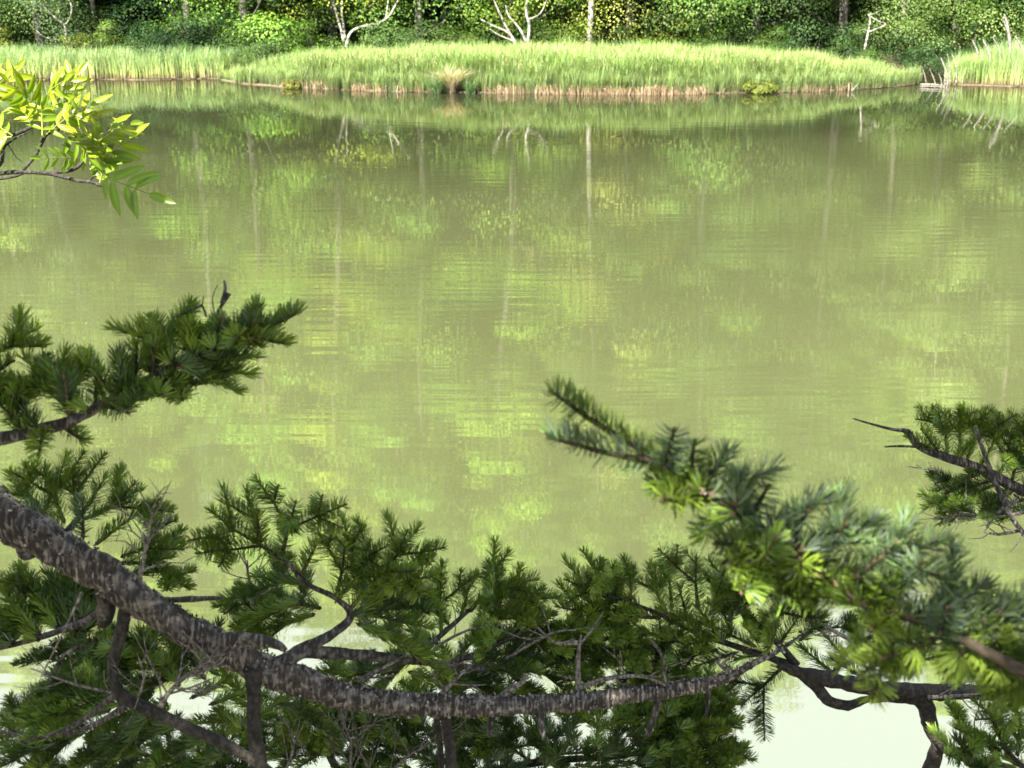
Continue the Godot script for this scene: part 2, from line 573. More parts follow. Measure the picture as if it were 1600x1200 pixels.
func build_reeds() -> void:
	var straw := Color(0.236, 0.179, 0.114)
	var pink := Color(0.193, 0.136, 0.100)
	var g1 := Color(.11, .17, .045)
	var g2 := Color(.205, .315, .105)
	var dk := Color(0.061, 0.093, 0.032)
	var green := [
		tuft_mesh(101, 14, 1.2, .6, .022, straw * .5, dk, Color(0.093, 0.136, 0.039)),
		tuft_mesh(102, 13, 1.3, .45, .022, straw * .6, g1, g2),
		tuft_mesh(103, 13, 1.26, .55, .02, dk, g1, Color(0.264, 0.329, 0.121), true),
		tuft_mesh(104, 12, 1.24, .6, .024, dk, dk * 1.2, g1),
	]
	var yellow := [
		tuft_mesh(111, 12, 1.25, .3, .02, straw * .8, Color(0.271, 0.343, 0.121), Color(0.193, 0.300, 0.129)),
		tuft_mesh(112, 12, 1.35, .35, .02, straw * .8, Color(0.250, 0.321, 0.114), Color(0.164, 0.279, 0.121)),
		tuft_mesh(113, 12, 1.2, .5, .02, straw * .8, Color(0.293, 0.350, 0.129), Color(0.207, 0.314, 0.129)),
	]
	var isl_px := px_poly([[343, 124.5], [370, 130], [450, 137], [520, 140], [600, 143], [700, 144.5], [820, 146.5], [960, 148], [1080, 147], [1200, 144.5], [1300, 142], [1400, 136], [1436, 131], [1440, 126], [1380, 121], [1100, 119.5], [700, 119], [420, 119.5]])
	var isl := roughen(isl_px, 61, .12)
	var left := roughen(px_poly([[-420, 126], [-200, 127], [0, 125.5], [120, 124.5], [240, 125], [345, 123], [420, 119.8], [300, 116], [-100, 116], [-420, 117]]), 62, .14)
	var right := roughen(px_poly([[1474, 130], [1500, 133], [1560, 134.5], [1640, 136], [1800, 137], [2000, 136], [2000, 120], [1700, 121], [1560, 123], [1490, 126]]), 63, .12)
	soil_bed(isl, "island_ground")
	soil_bed(left, "shore_ground")
	soil_bed(right, "shore_ground")
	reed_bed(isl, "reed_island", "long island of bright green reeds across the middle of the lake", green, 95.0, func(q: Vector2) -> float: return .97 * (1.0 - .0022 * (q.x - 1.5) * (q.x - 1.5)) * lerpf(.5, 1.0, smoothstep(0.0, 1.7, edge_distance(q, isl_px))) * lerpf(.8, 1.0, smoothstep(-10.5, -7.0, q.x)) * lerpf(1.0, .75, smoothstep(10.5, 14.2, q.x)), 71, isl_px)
	reed_bed(left, "reed_bed", "paler yellow-based reed bed at the left end of the far shore", yellow, 130.0, func(q: Vector2) -> float: return .8, 72)
	reed_bed(right, "reed_bed", "light green reed bed at the right edge below the bare snags", yellow + [green[1]], 90.0, func(q: Vector2) -> float: return lerpf(.55, .98, smoothstep(15.0, 19.0, q.x)), 73)
	# dead straw along the island's front edge
	rng.seed = 75
	var sm := tuft_mesh(121, 9, .36, .75, .025, pink, straw, straw)
	var edge := MultiMesh.new()
	edge.transform_format = MultiMesh.TRANSFORM_3D
	edge.mesh = sm
	var spots := []
	for run in [[440, 137, 575, 142, 70], [745, 145.6, 960, 148.6, 190], [960, 148.6, 1085, 147.6, 120], [1085, 147.6, 1180, 145.5, 30], [1220, 144.5, 1330, 141.5, 60], [585, 143, 660, 144.5, 25]]:
		for i in int(run[4] * .8):
			var t := rng.randf()
			if noise(77, .9, 2).get_noise_1d(t * run[4] * .2) < -.05: continue
			var p := W(lerpf(run[0], run[2], t), lerpf(run[1], run[3], t) - R(-.3, 1.0))
			spots.append(Transform3D(Basis(Vector3.UP, R(0, TAU)).scaled(Vector3.ONE * R(.6, 1.15)), p + Vector3(0, .0, 0)))
	edge.instance_count = spots.size()
	for i in spots.size(): edge.set_instance_transform(i, spots[i])
	var eo := MultiMeshInstance3D.new()
	eo.multimesh = edge
	eo.name = numbered("dead_grass")
	add_child(eo)
	tag(eo, "dry pinkish dead grass along the waterline of the reed island", "grass", "", "stuff")
	# single plants at the water's edge
	var p := W(705, 144.5)
	var st := thing("straw_clump", p, "pale fan of dry straw at the front edge of the reed island", "grass clump")
	obj("stalk", tuft_mesh(131, 230, .98, 1.45, .024, Color(.3, .24, .17), Color(.36, .3, .21), Color(.38, .32, .22)), st).set_meta("kind", "stuff")
	for q in [[681, 146.3, .62, "dark green sedge tuft in front of the dry straw fan"], [735, 146, .5, "darker low sedge tuft just right of the dry straw fan"]]:
		var so := thing("sedge_tuft", W(q[0], q[1]), q[3], "sedge tuft")
		obj("blade", tuft_mesh(int(q[0]), 160, q[2], 1.1, .02, Color(.03, .06, .02), Color(.05, .1, .03), Color(.07, .13, .04)), so).set_meta("kind", "stuff")
	for q in [[1190, 145.5, .42, .5, "yellow-green bush at the island's waterline right of its middle", Color(.12, .15, .035)], [457, 138, .3, .28, "small yellow bush at the left end of the island's waterline", Color(.13, .14, .035)]]:
		var so := shrub(int(q[0]) + 5, q[2], q[3], q[5], .08)
		so.name = numbered("bush")
		add_child(so)
		so.position = W(q[0], q[1])
		tag(so, q[4], "bush")

func snag(pts: Array, rad: Array, label: String, twigs := [], called := "dead_snag", mat: Material = null) -> void:
	var base: Vector3 = pts[0]
	var o := thing(called, base, label, "dead tree" if called == "dead_snag" else "driftwood", "")
	var mb := MB.new()
	mb.smooth = true
	var rel := []
	for q in pts: rel.append(q - base)
	var cv := curve(rel, rad, .15)
	mb.tube(cv[0], cv[1], 7, Color.WHITE, noise(5, 2.0), .25, 1.0)
	obj("stem", mb.mesh(mat if mat else M.snag), o)
	for t in twigs:
		var tb := MB.new()
		tb.smooth = true
		var rl := []
		for q in t[0]: rl.append(q - base)
		var tc := curve(rl, t[1], .15)
		tb.tube(tc[0], tc[1], 6, Color.WHITE, noise(6, 2.0), .2, 1.0)
		obj("limb", tb.mesh(mat if mat else M.snag), o)

func pp(list: Array, d: float) -> Array:
	var out := []
	for q in list: out.append(P(q[0], q[1], q[2] if q.size() > 2 else d))
	return out

func build_forest() -> void:
	protos.oak = broadleaf(201, 23.0, 3.8, 1.2, .17, Color(.14, .215, .055), M.trunk_grey)
	protos.maple = broadleaf(202, 20.0, 3.6, 1.0, .15, Color(.19, .295, .07), M.trunk_grey, .1)
	protos.yellow = broadleaf(203, 19.0, 3.4, 1.4, .16, Color(.22, .3, .07), M.trunk_grey, .085, 60, 680)
	protos.willow = broadleaf(204, 16.0, 3.8, .8, .18, Color(.25, .3, .13), M.trunk_grey, .085, 64, 680)
	protos.birch = broadleaf(205, 24.0, 2.6, 4.2, .09, Color(.2, .26, .065), M.trunk_white, .085, 66, 520)
	protos.dark_oak = broadleaf(206, 21.0, 4.0, .6, .16, Color(.075, .12, .042), M.trunk_grey, .095)
	protos.fir = conifer(207, 21.0, 3.0, .7, Color(.04, .075, .038))
	protos.fir_slim = conifer(208, 17.0, 2.2, .5, Color(.055, .095, .04))
	protos.shrub = shrub(209, 2.2, 1.5, Color(.11, .17, .045))
	protos.shrub_pale = shrub(210, 1.9, 1.4, Color(.19, .25, .085))
	protos.shrub_dark = shrub(211, 2.4, 1.8, Color(.065, .115, .042))
	rng.seed = 300
	# [kind, x in the photograph, metres behind the waterline, size, label]
	var front := [
		["willow", 20, 53.5, 1.0, "pale grey-green willow at the far left edge of the forest"],
		["willow", 105, 52.6, .8, "pale feathery tree with white twisting limbs near the left edge"],
		["birch", 186, 54.5, .95, "slender birch with a short white trunk behind the left reed bed"],
		["maple", 135, 56, 1.05, "mid green tree between the pale left willows and the slender birch"],
		["fir", 245, 56, .95, "dark fir behind the left reed bed right of the slender birch"],
		["yellow", 318, 53.2, .9, "olive yellow tree above the left end of the reed island"],
		["maple", 405, 53, 1.0, "bright green maple behind the left end of the reed island"],
		["fir", 470, 55, 1.0, "dark fir standing between the bright maple and the white-stemmed yellow tree"],
		["yellow", 535, 53.5, 1.05, "yellow-green tree with pale slanting trunks left of the middle"],
		["oak", 600, 55.5, 1.0, "dense green tree behind the long white slanting limb"],
		["maple", 662, 53, 1.0, "light green maple with a grey trunk left of the white-limbed tree"],
		["fir_slim", 712, 55, 1.1, "narrow dark fir directly left of the white-limbed tree"],
		["yellow", 800, 53.4, 1.0, "yellow-green tree over a fan of bare white limbs"],
		["dark_oak", 872, 55.5, .95, "dark tree in the gap left of the straight white birch"],
		["birch", 914, 52.4, 1.05, "tall birch with a straight white trunk behind the reed island"],
		["willow", 975, 54, 1.0, "dull grey-green tree right of the straight white birch"],
		["dark_oak", 1030, 56, 1.0, "dark broad tree right of the middle of the forest edge"],
		["maple", 1095, 53.4, 1.05, "lush green maple above the right part of the reed island"],
		["dark_oak", 1160, 53.5, .9, "very dark leafy tree right of the lush maple"],
		["oak", 1215, 55.5, 1.1, "tall green tree above the yellow-green waterline bush"],
		["dark_oak", 1290, 53.2, .95, "dark green tree left of the crooked white tree"],
		["yellow", 1375, 54, .8, "small yellow-green crown behind the crooked white tree"],
		["willow", 1462, 54, .9, "pale grey-green crown right of the crooked white tree"],
		["fir", 1520, 56, 1.1, "blackish fir in the deep shade left of the tall white snag"],
		["dark_oak", 1580, 54, 1.0, "dark blue-green tree behind the tall white snag at the right"],
		["fir", 1650, 54, 1.0, "dark fir beyond the right edge reed bed"],
		["oak", -70, 54.5, 1.0, "green tree beyond the left end of the reeds"],
	]
	for q in front:
		var x: float = (q[1] - 800.0) / FOCAL * q[2] * 1.02
		var z: float = -q[2]
		place(q[0], Vector3(x, ground_h(x, z) - .05, z), R(0, TAU), q[3] * R(1.08, 1.2), q[4], "tree", "", "forest_tree" if q[0] != "birch" else "birch_tree")
	# outside the frame on both sides, and deeper rows
	var kinds := ["oak", "maple", "dark_oak", "fir", "oak", "maple", "willow", "maple", "yellow", "fir_slim", "oak", "yellow", "birch"]
	for row in 5:
		var depth: float = [58.5, 62.5, 67.0, 72.0, 78.0][row]
		var x := -depth * .62
		while x < depth * .62:
			var k: String = kinds[rng.randi() % kinds.size()]
			var z := -depth + R(-1.6, 1.6)
			var h := ground_h(x, z)
			place(k, Vector3(x, h - .05, z), R(0, TAU), R(1.2, 1.4) + .04 * row, ["tree in the second row, half hidden behind the waterside trees", "tree deeper in the forest behind the first two rows", "tree far back in the forest, only its upper crown clear", "tree near the back of the forest behind four rows of trees", "hindmost forest tree whose top closes the skyline"][row], "tree", ["second row of the forest", "third row of the forest", "fourth row of the forest", "fifth row of the forest", "hindmost row of the forest"][row], "forest_tree")
			x += R(2.5, 3.5) + .15 * row
	for sd in [-1, 1]:
		for i in 5:
			var x: float = sd * (24.0 + i * 3.6)
			var z := -53.5 + R(-1, 1)
			place(kinds[rng.randi() % kinds.size()], Vector3(x, ground_h(x, z), z), R(0, TAU), R(.9, 1.1), "tree on the far shore beyond the frame of the reed island", "tree", "shore trees beyond the reeds", "forest_tree")
	# undergrowth at the forest edge
	var under := [
		[40, "shrub_pale", .9, "pale shrub under the leftmost willow"], [150, "shrub_pale", .8, "pale green shrub right of the twisting white limbs"], [215, "shrub", .9, "rounded green shrub beside the slender birch"],
		[285, "shrub_dark", 1.0, "dark shrub under the olive yellow tree"], [365, "shrub", 1.0, "green shrub left of the bright maple"], [445, "shrub_dark", 1.0, "dark shrub at the foot of the dark fir"],
		[510, "shrub", .9, "green shrub under the pale slanting trunks"], [580, "shrub_pale", .8, "light shrub below the long white limb"], [640, "shrub_dark", 1.0, "dark shrub below the light green maple"],
		[700, "shrub_dark", .9, "shadowy shrub left of the fan of white limbs"], [765, "shrub", .6, "low shrub in front of the fan of white limbs"], [860, "shrub_dark", .9, "dark shrub left of the straight birch trunk"],
		[950, "shrub", .8, "green shrub right of the straight birch trunk"], [1010, "shrub_pale", .7, "pale low shrub behind the middle of the reed island"], [1070, "shrub", .9, "green shrub under the lush maple"],
		[1140, "shrub_dark", .9, "dark rounded shrub right of the lush maple"], [1185, "shrub", .8, "flat-topped green shrub above the yellow bush"], [1250, "shrub_dark", .9, "dark shrub at the right part of the forest edge"],
		[1320, "shrub", .8, "green shrub left of the crooked white tree"], [1410, "shrub_dark", .8, "dark shrub behind the right tip of the island"], [1448, "shrub_dark", .7, "dark low shrub in the gap between the island and the right reeds"],
		[1490, "shrub", .9, "shrub behind the left end of the right reed bed"], [1550, "shrub_dark", 1.0, "blue-green shrub under the tall white snag"], [1615, "shrub", 1.0, "shrub at the right edge behind the reeds"],
	]
	for q in under:
		var d := R(51.0, 51.8)
		var x: float = (q[0] - 800.0) / FOCAL * d * 1.02
		place(q[1], Vector3(x, maxf(ground_h(x, -d), .05), -d), R(0, TAU), q[2], q[3], "shrub", "", "shrub")
	for i in 46:
		var x := R(-30, 30)
		var z := R(-58, -53)
		place(["shrub", "shrub_dark", "shrub_dark"][i % 3], Vector3(x, ground_h(x, z), z), R(0, TAU), R(1.0, 1.6), "undergrowth bush in the shade between the forest trunks", "shrub", "undergrowth between the trunks", "shrub")
	for k in protos: protos[k].free()
	# white limbs, snags and driftwood that show against the dark
	var D := 49.4
	snag(pp([[806, 70], [795, 52], [770, 40], [750, 30]], D), [0.061, 0.048, 0.034, 0.020], "fan of bare white limbs rising from the reeds left of the birch", [
		[pp([[806, 68], [790, 40], [778, 15], [768, -10]], D), [0.054, 0.041, 0.034, 0.020]], [pp([[822, 66], [812, 45], [795, 25], [790, 8]], D), [0.048, 0.041, 0.034, 0.020]],
		[pp([[825, 66], [827, 40], [822, 15], [830, -30]], D), [0.068, 0.054, 0.048, 0.027]], [pp([[802, 64], [780, 55], [765, 45]], D), [0.034, 0.027, 0.014]], [pp([[827, 30], [845, 20], [858, -10]], D), [0.034, 0.027, 0.014]]], "dead_snag", M.trunk_white)
	snag(pp([[541, 74], [547, 52], [565, 42], [590, 37], [607, 26], [618, 8], [634, -20]], D), [0.068, 0.054, 0.051, 0.048, 0.041, 0.034, 0.020], "long white limb leaning right out of the forest edge", [[pp([[603, 30], [606, 5], [610, -30]], D), [0.034, 0.027, 0.014]]], "dead_snag", M.trunk_white)
	snag(pp([[538, 66], [530, 35], [520, 0], [512, -40]], D + 1), [0.072, 0.060, 0.054, 0.036], "pair of pale slanting trunks left of the long white limb", [[pp([[540, 60], [534, 20], [532, -30]], D + 1), [0.048, 0.042, 0.030]]], "dead_snag", M.trunk_white)
	snag(pp([[1351, 78], [1354, 62], [1357, 48], [1360, 30], [1356, 22]], D), [0.048, 0.041, 0.037, 0.031, 0.020], "small crooked white tree behind the right part of the island", [
		[pp([[1357, 50], [1370, 45], [1384, 38], [1370, 32], [1358, 24]], D), [0.031, 0.027, 0.027, 0.024, 0.014]], [pp([[1357, 50], [1350, 46], [1343, 48]], D), [0.020, 0.014, 0.010]], [pp([[1357, 24], [1368, 20], [1376, 16]], D), [0.020, 0.014, 0.007]]], "dead_snag", M.trunk_white)
	snag(pp([[104, 72], [103, 55], [100, 38], [90, 30]], D), [0.048, 0.041, 0.034, 0.014], "little white forked tree behind the left reed bed", [[pp([[100, 40], [108, 30], [112, 12], [106, -5]], D), [0.027, 0.024, 0.020, 0.014]], [pp([[92, 62], [70, 58], [55, 46]], D), [0.024, 0.020, 0.014]], [pp([[98, 38], [80, 22], [62, 5], [45, 2]], D), [0.027, 0.024, 0.020, 0.014]]], "dead_snag", M.trunk_white)
	snag(pp([[1579, 90], [1577, 60], [1573, 35], [1569, 22]], 46.5), [.07, .06, .05, .02], "tall bare white snag in the right reed bed", [[pp([[1575, 48], [1570, 38], [1567, 26]], 46.5), [.03, .025, .01]]])
	var posts := [[1598, 78, 1586, 56, .05, "thick broken white snag at the right edge of the frame"], [1546, 86, 1536, 62, .055, "stout broken post-like snag left of the tall white snag"], [1528, 84, 1519, 62, .035, "thin leaning snag, second left of the tall white snag"], [1562, 82, 1551, 57, .03, "thin dead stem just left of the tall white snag"], [1480, 118, 1470, 90, .035, "slanting dead stick at the left end of the right reed bed"], [1494, 105, 1488, 86, .025, "short dead stick standing in the left end of the right reeds"], [1484, 104, 1480, 84, .02, "thin twig-like dead stick beside the slanting stick"]]
	for q in posts:
		snag(pp([[q[0], q[1] + 25], [q[0], q[1]], [q[2], q[3]]], 46.0), [q[4] * 1.2, q[4], q[4] * .5], q[5])
	for q in [[1438, 132, 1474, 133.5, .03, "pale drift log across the gap between the island and the right reeds"], [1437, 135, 1478, 136.5, .018, "thin pale drift stick on the water in the gap"]]:
		var a := W(q[0], q[1], .06)
		var b := W(q[2], q[3], .06)
		snag([a, a.lerp(b, .5) + Vector3(0, .02, 0), b], [q[4], q[4] * 1.1, q[4] * .6], q[5], [], "driftwood")
	for q in [[1447, 127, 1440, 104, "leaning dead stick left of the drift log"], [1462, 131, 1452, 108, "leaning dead stick behind the drift log"], [1472, 132, 1466, 114, "short stick leaning at the right end of the drift log"], [1476, 133, 1478, 112, "upright dead stick between drift log and right reeds"], [1330, 142, 1340, 131, "forked dead stick at the waterline right part of the island"]]:
		var w := W(q[0], q[1] + 2)
		snag([w, P(lerpf(q[0], q[2], .5) + 1, lerpf(q[1], q[3], .5), -cam_basis.z.dot(w - EYE)), P(q[2], q[3], -cam_basis.z.dot(w - EYE))], [.02, .017, .009], q[4], [], "dead_snag")

# ------------------------------------------------------------------ firs near the camera

var shoots := []                 # [tone][variant] meshes of one year's shoot, 5 cm long, along +y, upper side +z
const SHOOT := 0.05

func shoot_mesh(s: int, tone: int, nl: float, count: int, tip: bool) -> ArrayMesh:
	rng.seed = s
	var mb := MB.new()
	var base: Color = [Color(.05, .092, .022), Color(.106, .184, .03), Color(.13, .205, .03), Color(.088, .15, .06)][tone]  # last tone bluish: sky light on the needles put into the colour
	var wood := Color(.06, .05, .028)
	mb.tube(PackedVector3Array([Vector3(0, -.003, 0), Vector3(0, SHOOT * .5, .001), Vector3(0, SHOOT, 0)]), PackedFloat32Array([.0017, .0015, .0011]), 5, wood, null, 0, 1, false)
	for i in count:
		var t := (i + rng.randf()) / count
		var end := smoothstep(.76, 1.0, t) if tip else 0.0
		var phi := R(.65, 2.1) * (1.0 if rng.randf() < .5 else -1.0) if rng.randf() < .68 else R(-.75, .75)
		var a := lerpf(R(.85, 1.25), R(.12, .75), end)
		var rad := Vector3(sin(phi), 0, cos(phi))
		var dir := Vector3(0, cos(a), 0) + rad * sin(a) + Vector3(0, 0, .22)
		dir = dir.normalized()
		var l := nl * R(.78, 1.1) * (1.0 - .18 * end) * (1.0 if absf(phi) > .7 else .88)
		var p := Vector3(0, SHOOT * t * (.98 if tip else 1.0), 0) + rad * .0014
		var side := dir.cross(rad)
		if side.length_squared() < 1e-4: side = Vector3.RIGHT
		side = (side.normalized() + rand_dir() * .45).normalized()
		var bend := Vector3(0, .3, .25) * l * .22
		var k := R(.72, 1.3)
		var c0 := Color(base.r * k * .9, base.g * k * .9, base.b * k)
		var c1 := Color(base.r * k * 1.15, base.g * k * 1.1, base.b * k)
		if rng.randf() < (.3 if tone == 3 else .07):
			c1 = Color(.13, .18, .14)
		var w := .00092
		var a0 := mb.vert(p - side * w * .6, c0)
		var b0 := mb.vert(p + side * w * .6, c0)
		var m := p + dir * l * .55
		var a1 := mb.vert(m - side * w, c1)
		var b1 := mb.vert(m + side * w, c1)
		var a2 := mb.vert(p + dir * l + bend - side * w * .5, c1)
		var b2 := mb.vert(p + dir * l + bend + side * w * .5, c1)
		mb.quad(a0, a1, b1, b0)
		mb.quad(a1, a2, b2, b1)
	if tip:
		mb.tube(PackedVector3Array([Vector3(0, SHOOT - .001, 0), Vector3(0, SHOOT + .002, 0), Vector3(0, SHOOT + .005, 0)]), PackedFloat32Array([.0015, .002, .0006]), 5, Color(.1, .07, .04))
	return mb.mesh(M.needle[tone])

var tree_at: Vector3
var branch: MeshInstance3D
var wood: MB
var thin: MB
var gathered = null
var extra := 0.4
var spare := {}
var n_shoots := {}

func branch_of(tree: Node3D, called: String, label := "") -> void:
	tree_at = tree.position
	branch = MeshInstance3D.new()
	branch.name = called
	if label: branch.set_meta("label", label)
	tree.add_child(branch, true)
	wood = MB.new()
	wood.smooth = true
	thin = MB.new()
	thin.smooth = true

func branch_done(mat: Material) -> void:
	if wood.ix.size(): branch.mesh = wood.mesh(mat)
	if thin.ix.size(): obj("twig", thin.mesh(M.twig), branch)

var bark_noise := FastNoiseLite.new()
var last_line: Array

func stem(list: Array, d: float, amp := .16, sides := 12, c0 := Color(.5, .5, .5), c1 := Color(.5, .5, .5)) -> void:          # list of [x, y, radius in pixels, depth]
	var pts := []
	var rad := []
	for q in list:
		if q[0] is Vector3:
			pts.append(q[0] - tree_at)
			rad.append(q[1])
			continue
		var dd: float = q[3] if q.size() > 3 else d
		pts.append(P(q[0], q[1], dd) - tree_at)
		rad.append(q[2] / FOCAL * dd)
	var cv := curve(pts, rad, maxf(.008, rad.max() * (.35 if sides < 20 else .2)))
	last_line = cv
	var f := wood.v.size()
	wood.tube(cv[0], cv[1], sides, c0, bark_noise, amp, 22.0)
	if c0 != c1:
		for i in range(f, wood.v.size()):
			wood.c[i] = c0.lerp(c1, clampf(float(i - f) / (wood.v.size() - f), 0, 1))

func shoot(at: Vector3, dir: Vector3, up: Vector3, size: float, tone: int, tip: bool) -> void:
	var y := dir.normalized()
	var x := y.cross(up)
	if x.length_squared() < 1e-5: x = y.cross(Vector3.RIGHT)
	x = x.normalized()
	var z := x.cross(y).normalized()
	var set_: Array = shoots[tone]
	var tf := Transform3D(Basis(x, y, z).rotated(y, R(-.35, .35)).scaled_local(Vector3(1, size, 1)), at)
	var which: int = (rng.randi() % 3) + (3 if tip else 0)
	if gathered != null:
		gathered.append([tf, which])
		return
	var tree: Node = branch.get_parent()
	n_shoots[tree] = n_shoots.get(tree, 0) + 1
	if n_shoots[tree] > 300:
		if not spare.has(tree): spare[tree] = []
		spare[tree].append([tf, tone, which])
		return
	var o := MeshInstance3D.new()
	o.mesh = set_[which]
	o.name = "needle_shoot"
	o.transform = tf
	branch.add_child(o, true)

# shoots past the first 300 of a tree, joined into one part
func spare_shoots() -> void:
	for tree in spare:
		var root := Node3D.new()
		root.name = "needle_foliage"
		root.set_meta("kind", "stuff")
		tree.add_child(root, true)
		var lists := {}
		for q in spare[tree]:
			var k: Array = [q[1], q[2]]
			if not lists.has(k): lists[k] = []
			lists[k].append(q[0])
		for k in lists: many(shoots[k[0]][k[1]], lists[k], root, "needle_shoots")

func many(m: Mesh, list: Array, parent: Node, called: String) -> void:
	var mm := MultiMesh.new()
	mm.transform_format = MultiMesh.TRANSFORM_3D
	mm.mesh = m
	mm.instance_count = list.size()
	for i in list.size(): mm.set_instance_transform(i, list[i])
	var o := MultiMeshInstance3D.new()
	o.multimesh = mm
	o.name = called
	o.set_meta("kind", "stuff")
	parent.add_child(o, true)

# boughs of the same trees above the camera, out of the picture: they shade it
func overhead(tree: Node3D, starts: Array) -> void:
	gathered = []
	for q in starts:
		var a: Vector3 = q[0] - tree.position
		var b: Vector3 = q[1] - tree.position
		spray(a, b, Vector3.UP, q[2], 0, .15, 0, .11, .012, .05)
	var root := Node3D.new()
	root.name = "crown"
	root.set_meta("kind", "stuff")
	tree.add_child(root, true)
	var lists := [[], [], [], [], [], []]
	for q in gathered: lists[q[1]].append(q[0])
	gathered = null
	for k in 6:
		if lists[k].size(): many(shoots[0][k], lists[k], root, "needle_shoots")
	var mb := MB.new()
	mb.smooth = true
	for q in starts:
		mb.tube(PackedVector3Array([q[0] - tree.position, (q[0] + q[1]) * .5 - tree.position, q[1] - tree.position]), PackedFloat32Array([.03, .02, .006]), 6, Color.WHITE, null, 0, 1, false)
	obj("high_branches", mb.mesh(M.bark_dark), tree)

# a flat spray of shoots along a to b; wide is the reach of its side shoots, bare the share of the stem without needles
func spray(a: Vector3, b: Vector3, up: Vector3, wide: float, tone: int, bare := 0.0, level := 0, seg := .048, thick := .0025, sag := .04) -> void:
	var along := b - a
	var total := along.length()
	var n := maxi(1, int(round(total / seg)))
	var y := along.normalized()
	var u := (up - y * up.dot(y)).normalized()
	var side := y.cross(u).normalized()
	var prev := a
	var pts := PackedVector3Array([a])
	var rad := PackedFloat32Array([thick])
	for i in n:
		var t := float(i + 1) / n
		var q := a.lerp(b, t) - u * sag * total * sin(t * PI) + (side * R(-.05, .05) + u * R(-.04, .04)) * seg * (1.0 if i < n - 1 else 0.0)
		var l := prev.distance_to(q)
		var last := i == n - 1
		if t > bare:
			var tn := tone
			if last and tone < 2 and rng.randf() < .65: tn = tone + 1
			if not last and tone == 2: tn = 1
			shoot(prev, q - prev, u, l / SHOOT, tn, last)
		pts.append(q)
		rad.append(lerpf(thick, .0012, t))
		if t > bare * .8 and level < 2:
			if level == 0 and not last and wide > seg * .75 and rng.randf() < extra:
				var d3 := (y * R(.4, 1.0) + u * R(.5, 1.0) + side * R(-.4, .4)).normalized()
				shoot(q, d3, -y, R(.8, 1.05), mini(tone + (1 if tone < 2 and rng.randf() < .4 else 0), 3), true)
			if not last or level == 0:
				for s in ([-1, 1] if not last else []):
					if rng.randf() < (.05 if level == 0 else .2): continue
					var reach := wide * (1.0 - .62 * t) * R(.75, 1.15) if not last else clampf(wide * .5, seg * .8, seg)
					if reach < seg * .55: continue
					var ang := R(.72, .98) if not last else R(.5, .7)
					var d: Vector3 = y * cos(ang) + side * s * sin(ang) + u * R(-.02, .22)
					spray(q, q + d.normalized() * reach, u, reach * .55, tone, 0.0, level + 1, seg * .92, thick * .7, .03)
		prev = q
	if gathered == null: thin.tube(pts, rad, 5, Color.WHITE, null, 0, 1, false)

# the same, between two pixels; face 0 lies level, 1 faces the camera
func sp(x0: float, y0: float, d0: float, x1: float, y1: float, d1: float, wide_px: float, face: float, tone: int, bare := 0.0, seg := .048) -> void:
	var a := P(x0, y0, d0) - tree_at
	var b := P(x1, y1, d1) - tree_at
	var up := (Vector3.UP * (1.0 - face) + (EYE - P(x1, y1, d1)).normalized() * face).normalized()
	spray(a, b, up, 2.1 * wide_px / FOCAL * d1, tone, bare, 0, seg, .0035)

func dead(list: Array, d: float, r: float, twigs: int, reach: float, s: int, parent: Node3D, fan := .9) -> void:
	rng.seed = s
	var mb := MB.new()
	mb.smooth = true
	var pts := []
	var rad := []
	for i in list.size():
		var q: Array = list[i]
		pts.append(P(q[0], q[1], q[2] if q.size() > 2 else d) - parent.position)
		rad.append(lerpf(r, r * .3, float(i) / (list.size() - 1)))
	var cv := curve(pts, rad, .02)
	var sides := 7
	mb.tube(cv[0], cv[1], sides, Color.WHITE, bark_noise, .12, 30.0)
	var line: PackedVector3Array = cv[0]
	var main: Vector3 = (line[line.size() - 1] - line[0]).normalized()
	for i in twigs:
		var at := line[int(lerpf(.2, .98, (i + rng.randf()) / twigs) * (line.size() - 1))]
		var o := (cam_basis.x * R(-1, 1) + cam_basis.y * R(-.5, 1) + cam_basis.z * R(-.7, .7)).normalized()
		var dir := (main * R(.3, 1.0) + o * fan).normalized()
		var l := reach * R(.4, 1.1)
		var mid := at + dir * l * .5 + rand_dir() * l * .09
		var e := at + dir * l + rand_dir() * l * .12
		var tc := curve([at, mid, e], [r * .36, r * .26, r * .1], .03)
		mb.tube(tc[0], tc[1], 5, Color.WHITE, null, 0, 1, false)
		for k in 2:
			if rng.randf() < .6:
				var m2 := mid.lerp(e, R(-.3, .6))
				var d2 := (dir + rand_dir() * .8).normalized()
				mb.tube(PackedVector3Array([m2, m2 + d2 * l * .2, m2 + d2 * l * R(.3, .5) + rand_dir() * l * .05]), PackedFloat32Array([r * .22, r * .16, r * .08]), 4, Color.WHITE, null, 0, 1, false)
	obj("dead_twig", mb.mesh(M.twig_dead), parent)

func fir_trunk(tree: Node3D, h: float, r: float, lean: Vector3) -> void:
	var mb := MB.new()
	mb.smooth = true
	var cv := curve([Vector3(0, -.4, 0), lean * .3 + Vector3(0, h * .3, 0), lean * .7 + Vector3(0, h * .65, 0), lean + Vector3(0, h, 0)], [r * 1.2, r, r * .7, r * .15], .12)
	mb.tube(cv[0], cv[1], 14, Color.WHITE, bark_noise, .14, 14.0)
	obj("trunk", mb.mesh(M.bark), tree)

func build_firs() -> void:
	bark_noise.seed = 77
	bark_noise.frequency = 1.0
	bark_noise.fractal_octaves = 2
	for tone in 4:
		var row := []
		for k in 6:
			row.append(shoot_mesh(400 + tone * 10 + k, tone, [.018, .0185, .018, .018][tone], 128 if k < 3 else 148, k >= 3))
		shoots.append(row)
	left_fir()
	low_fir()
	near_fir()
	side_fir()
	spare_shoots()

var crust: MB
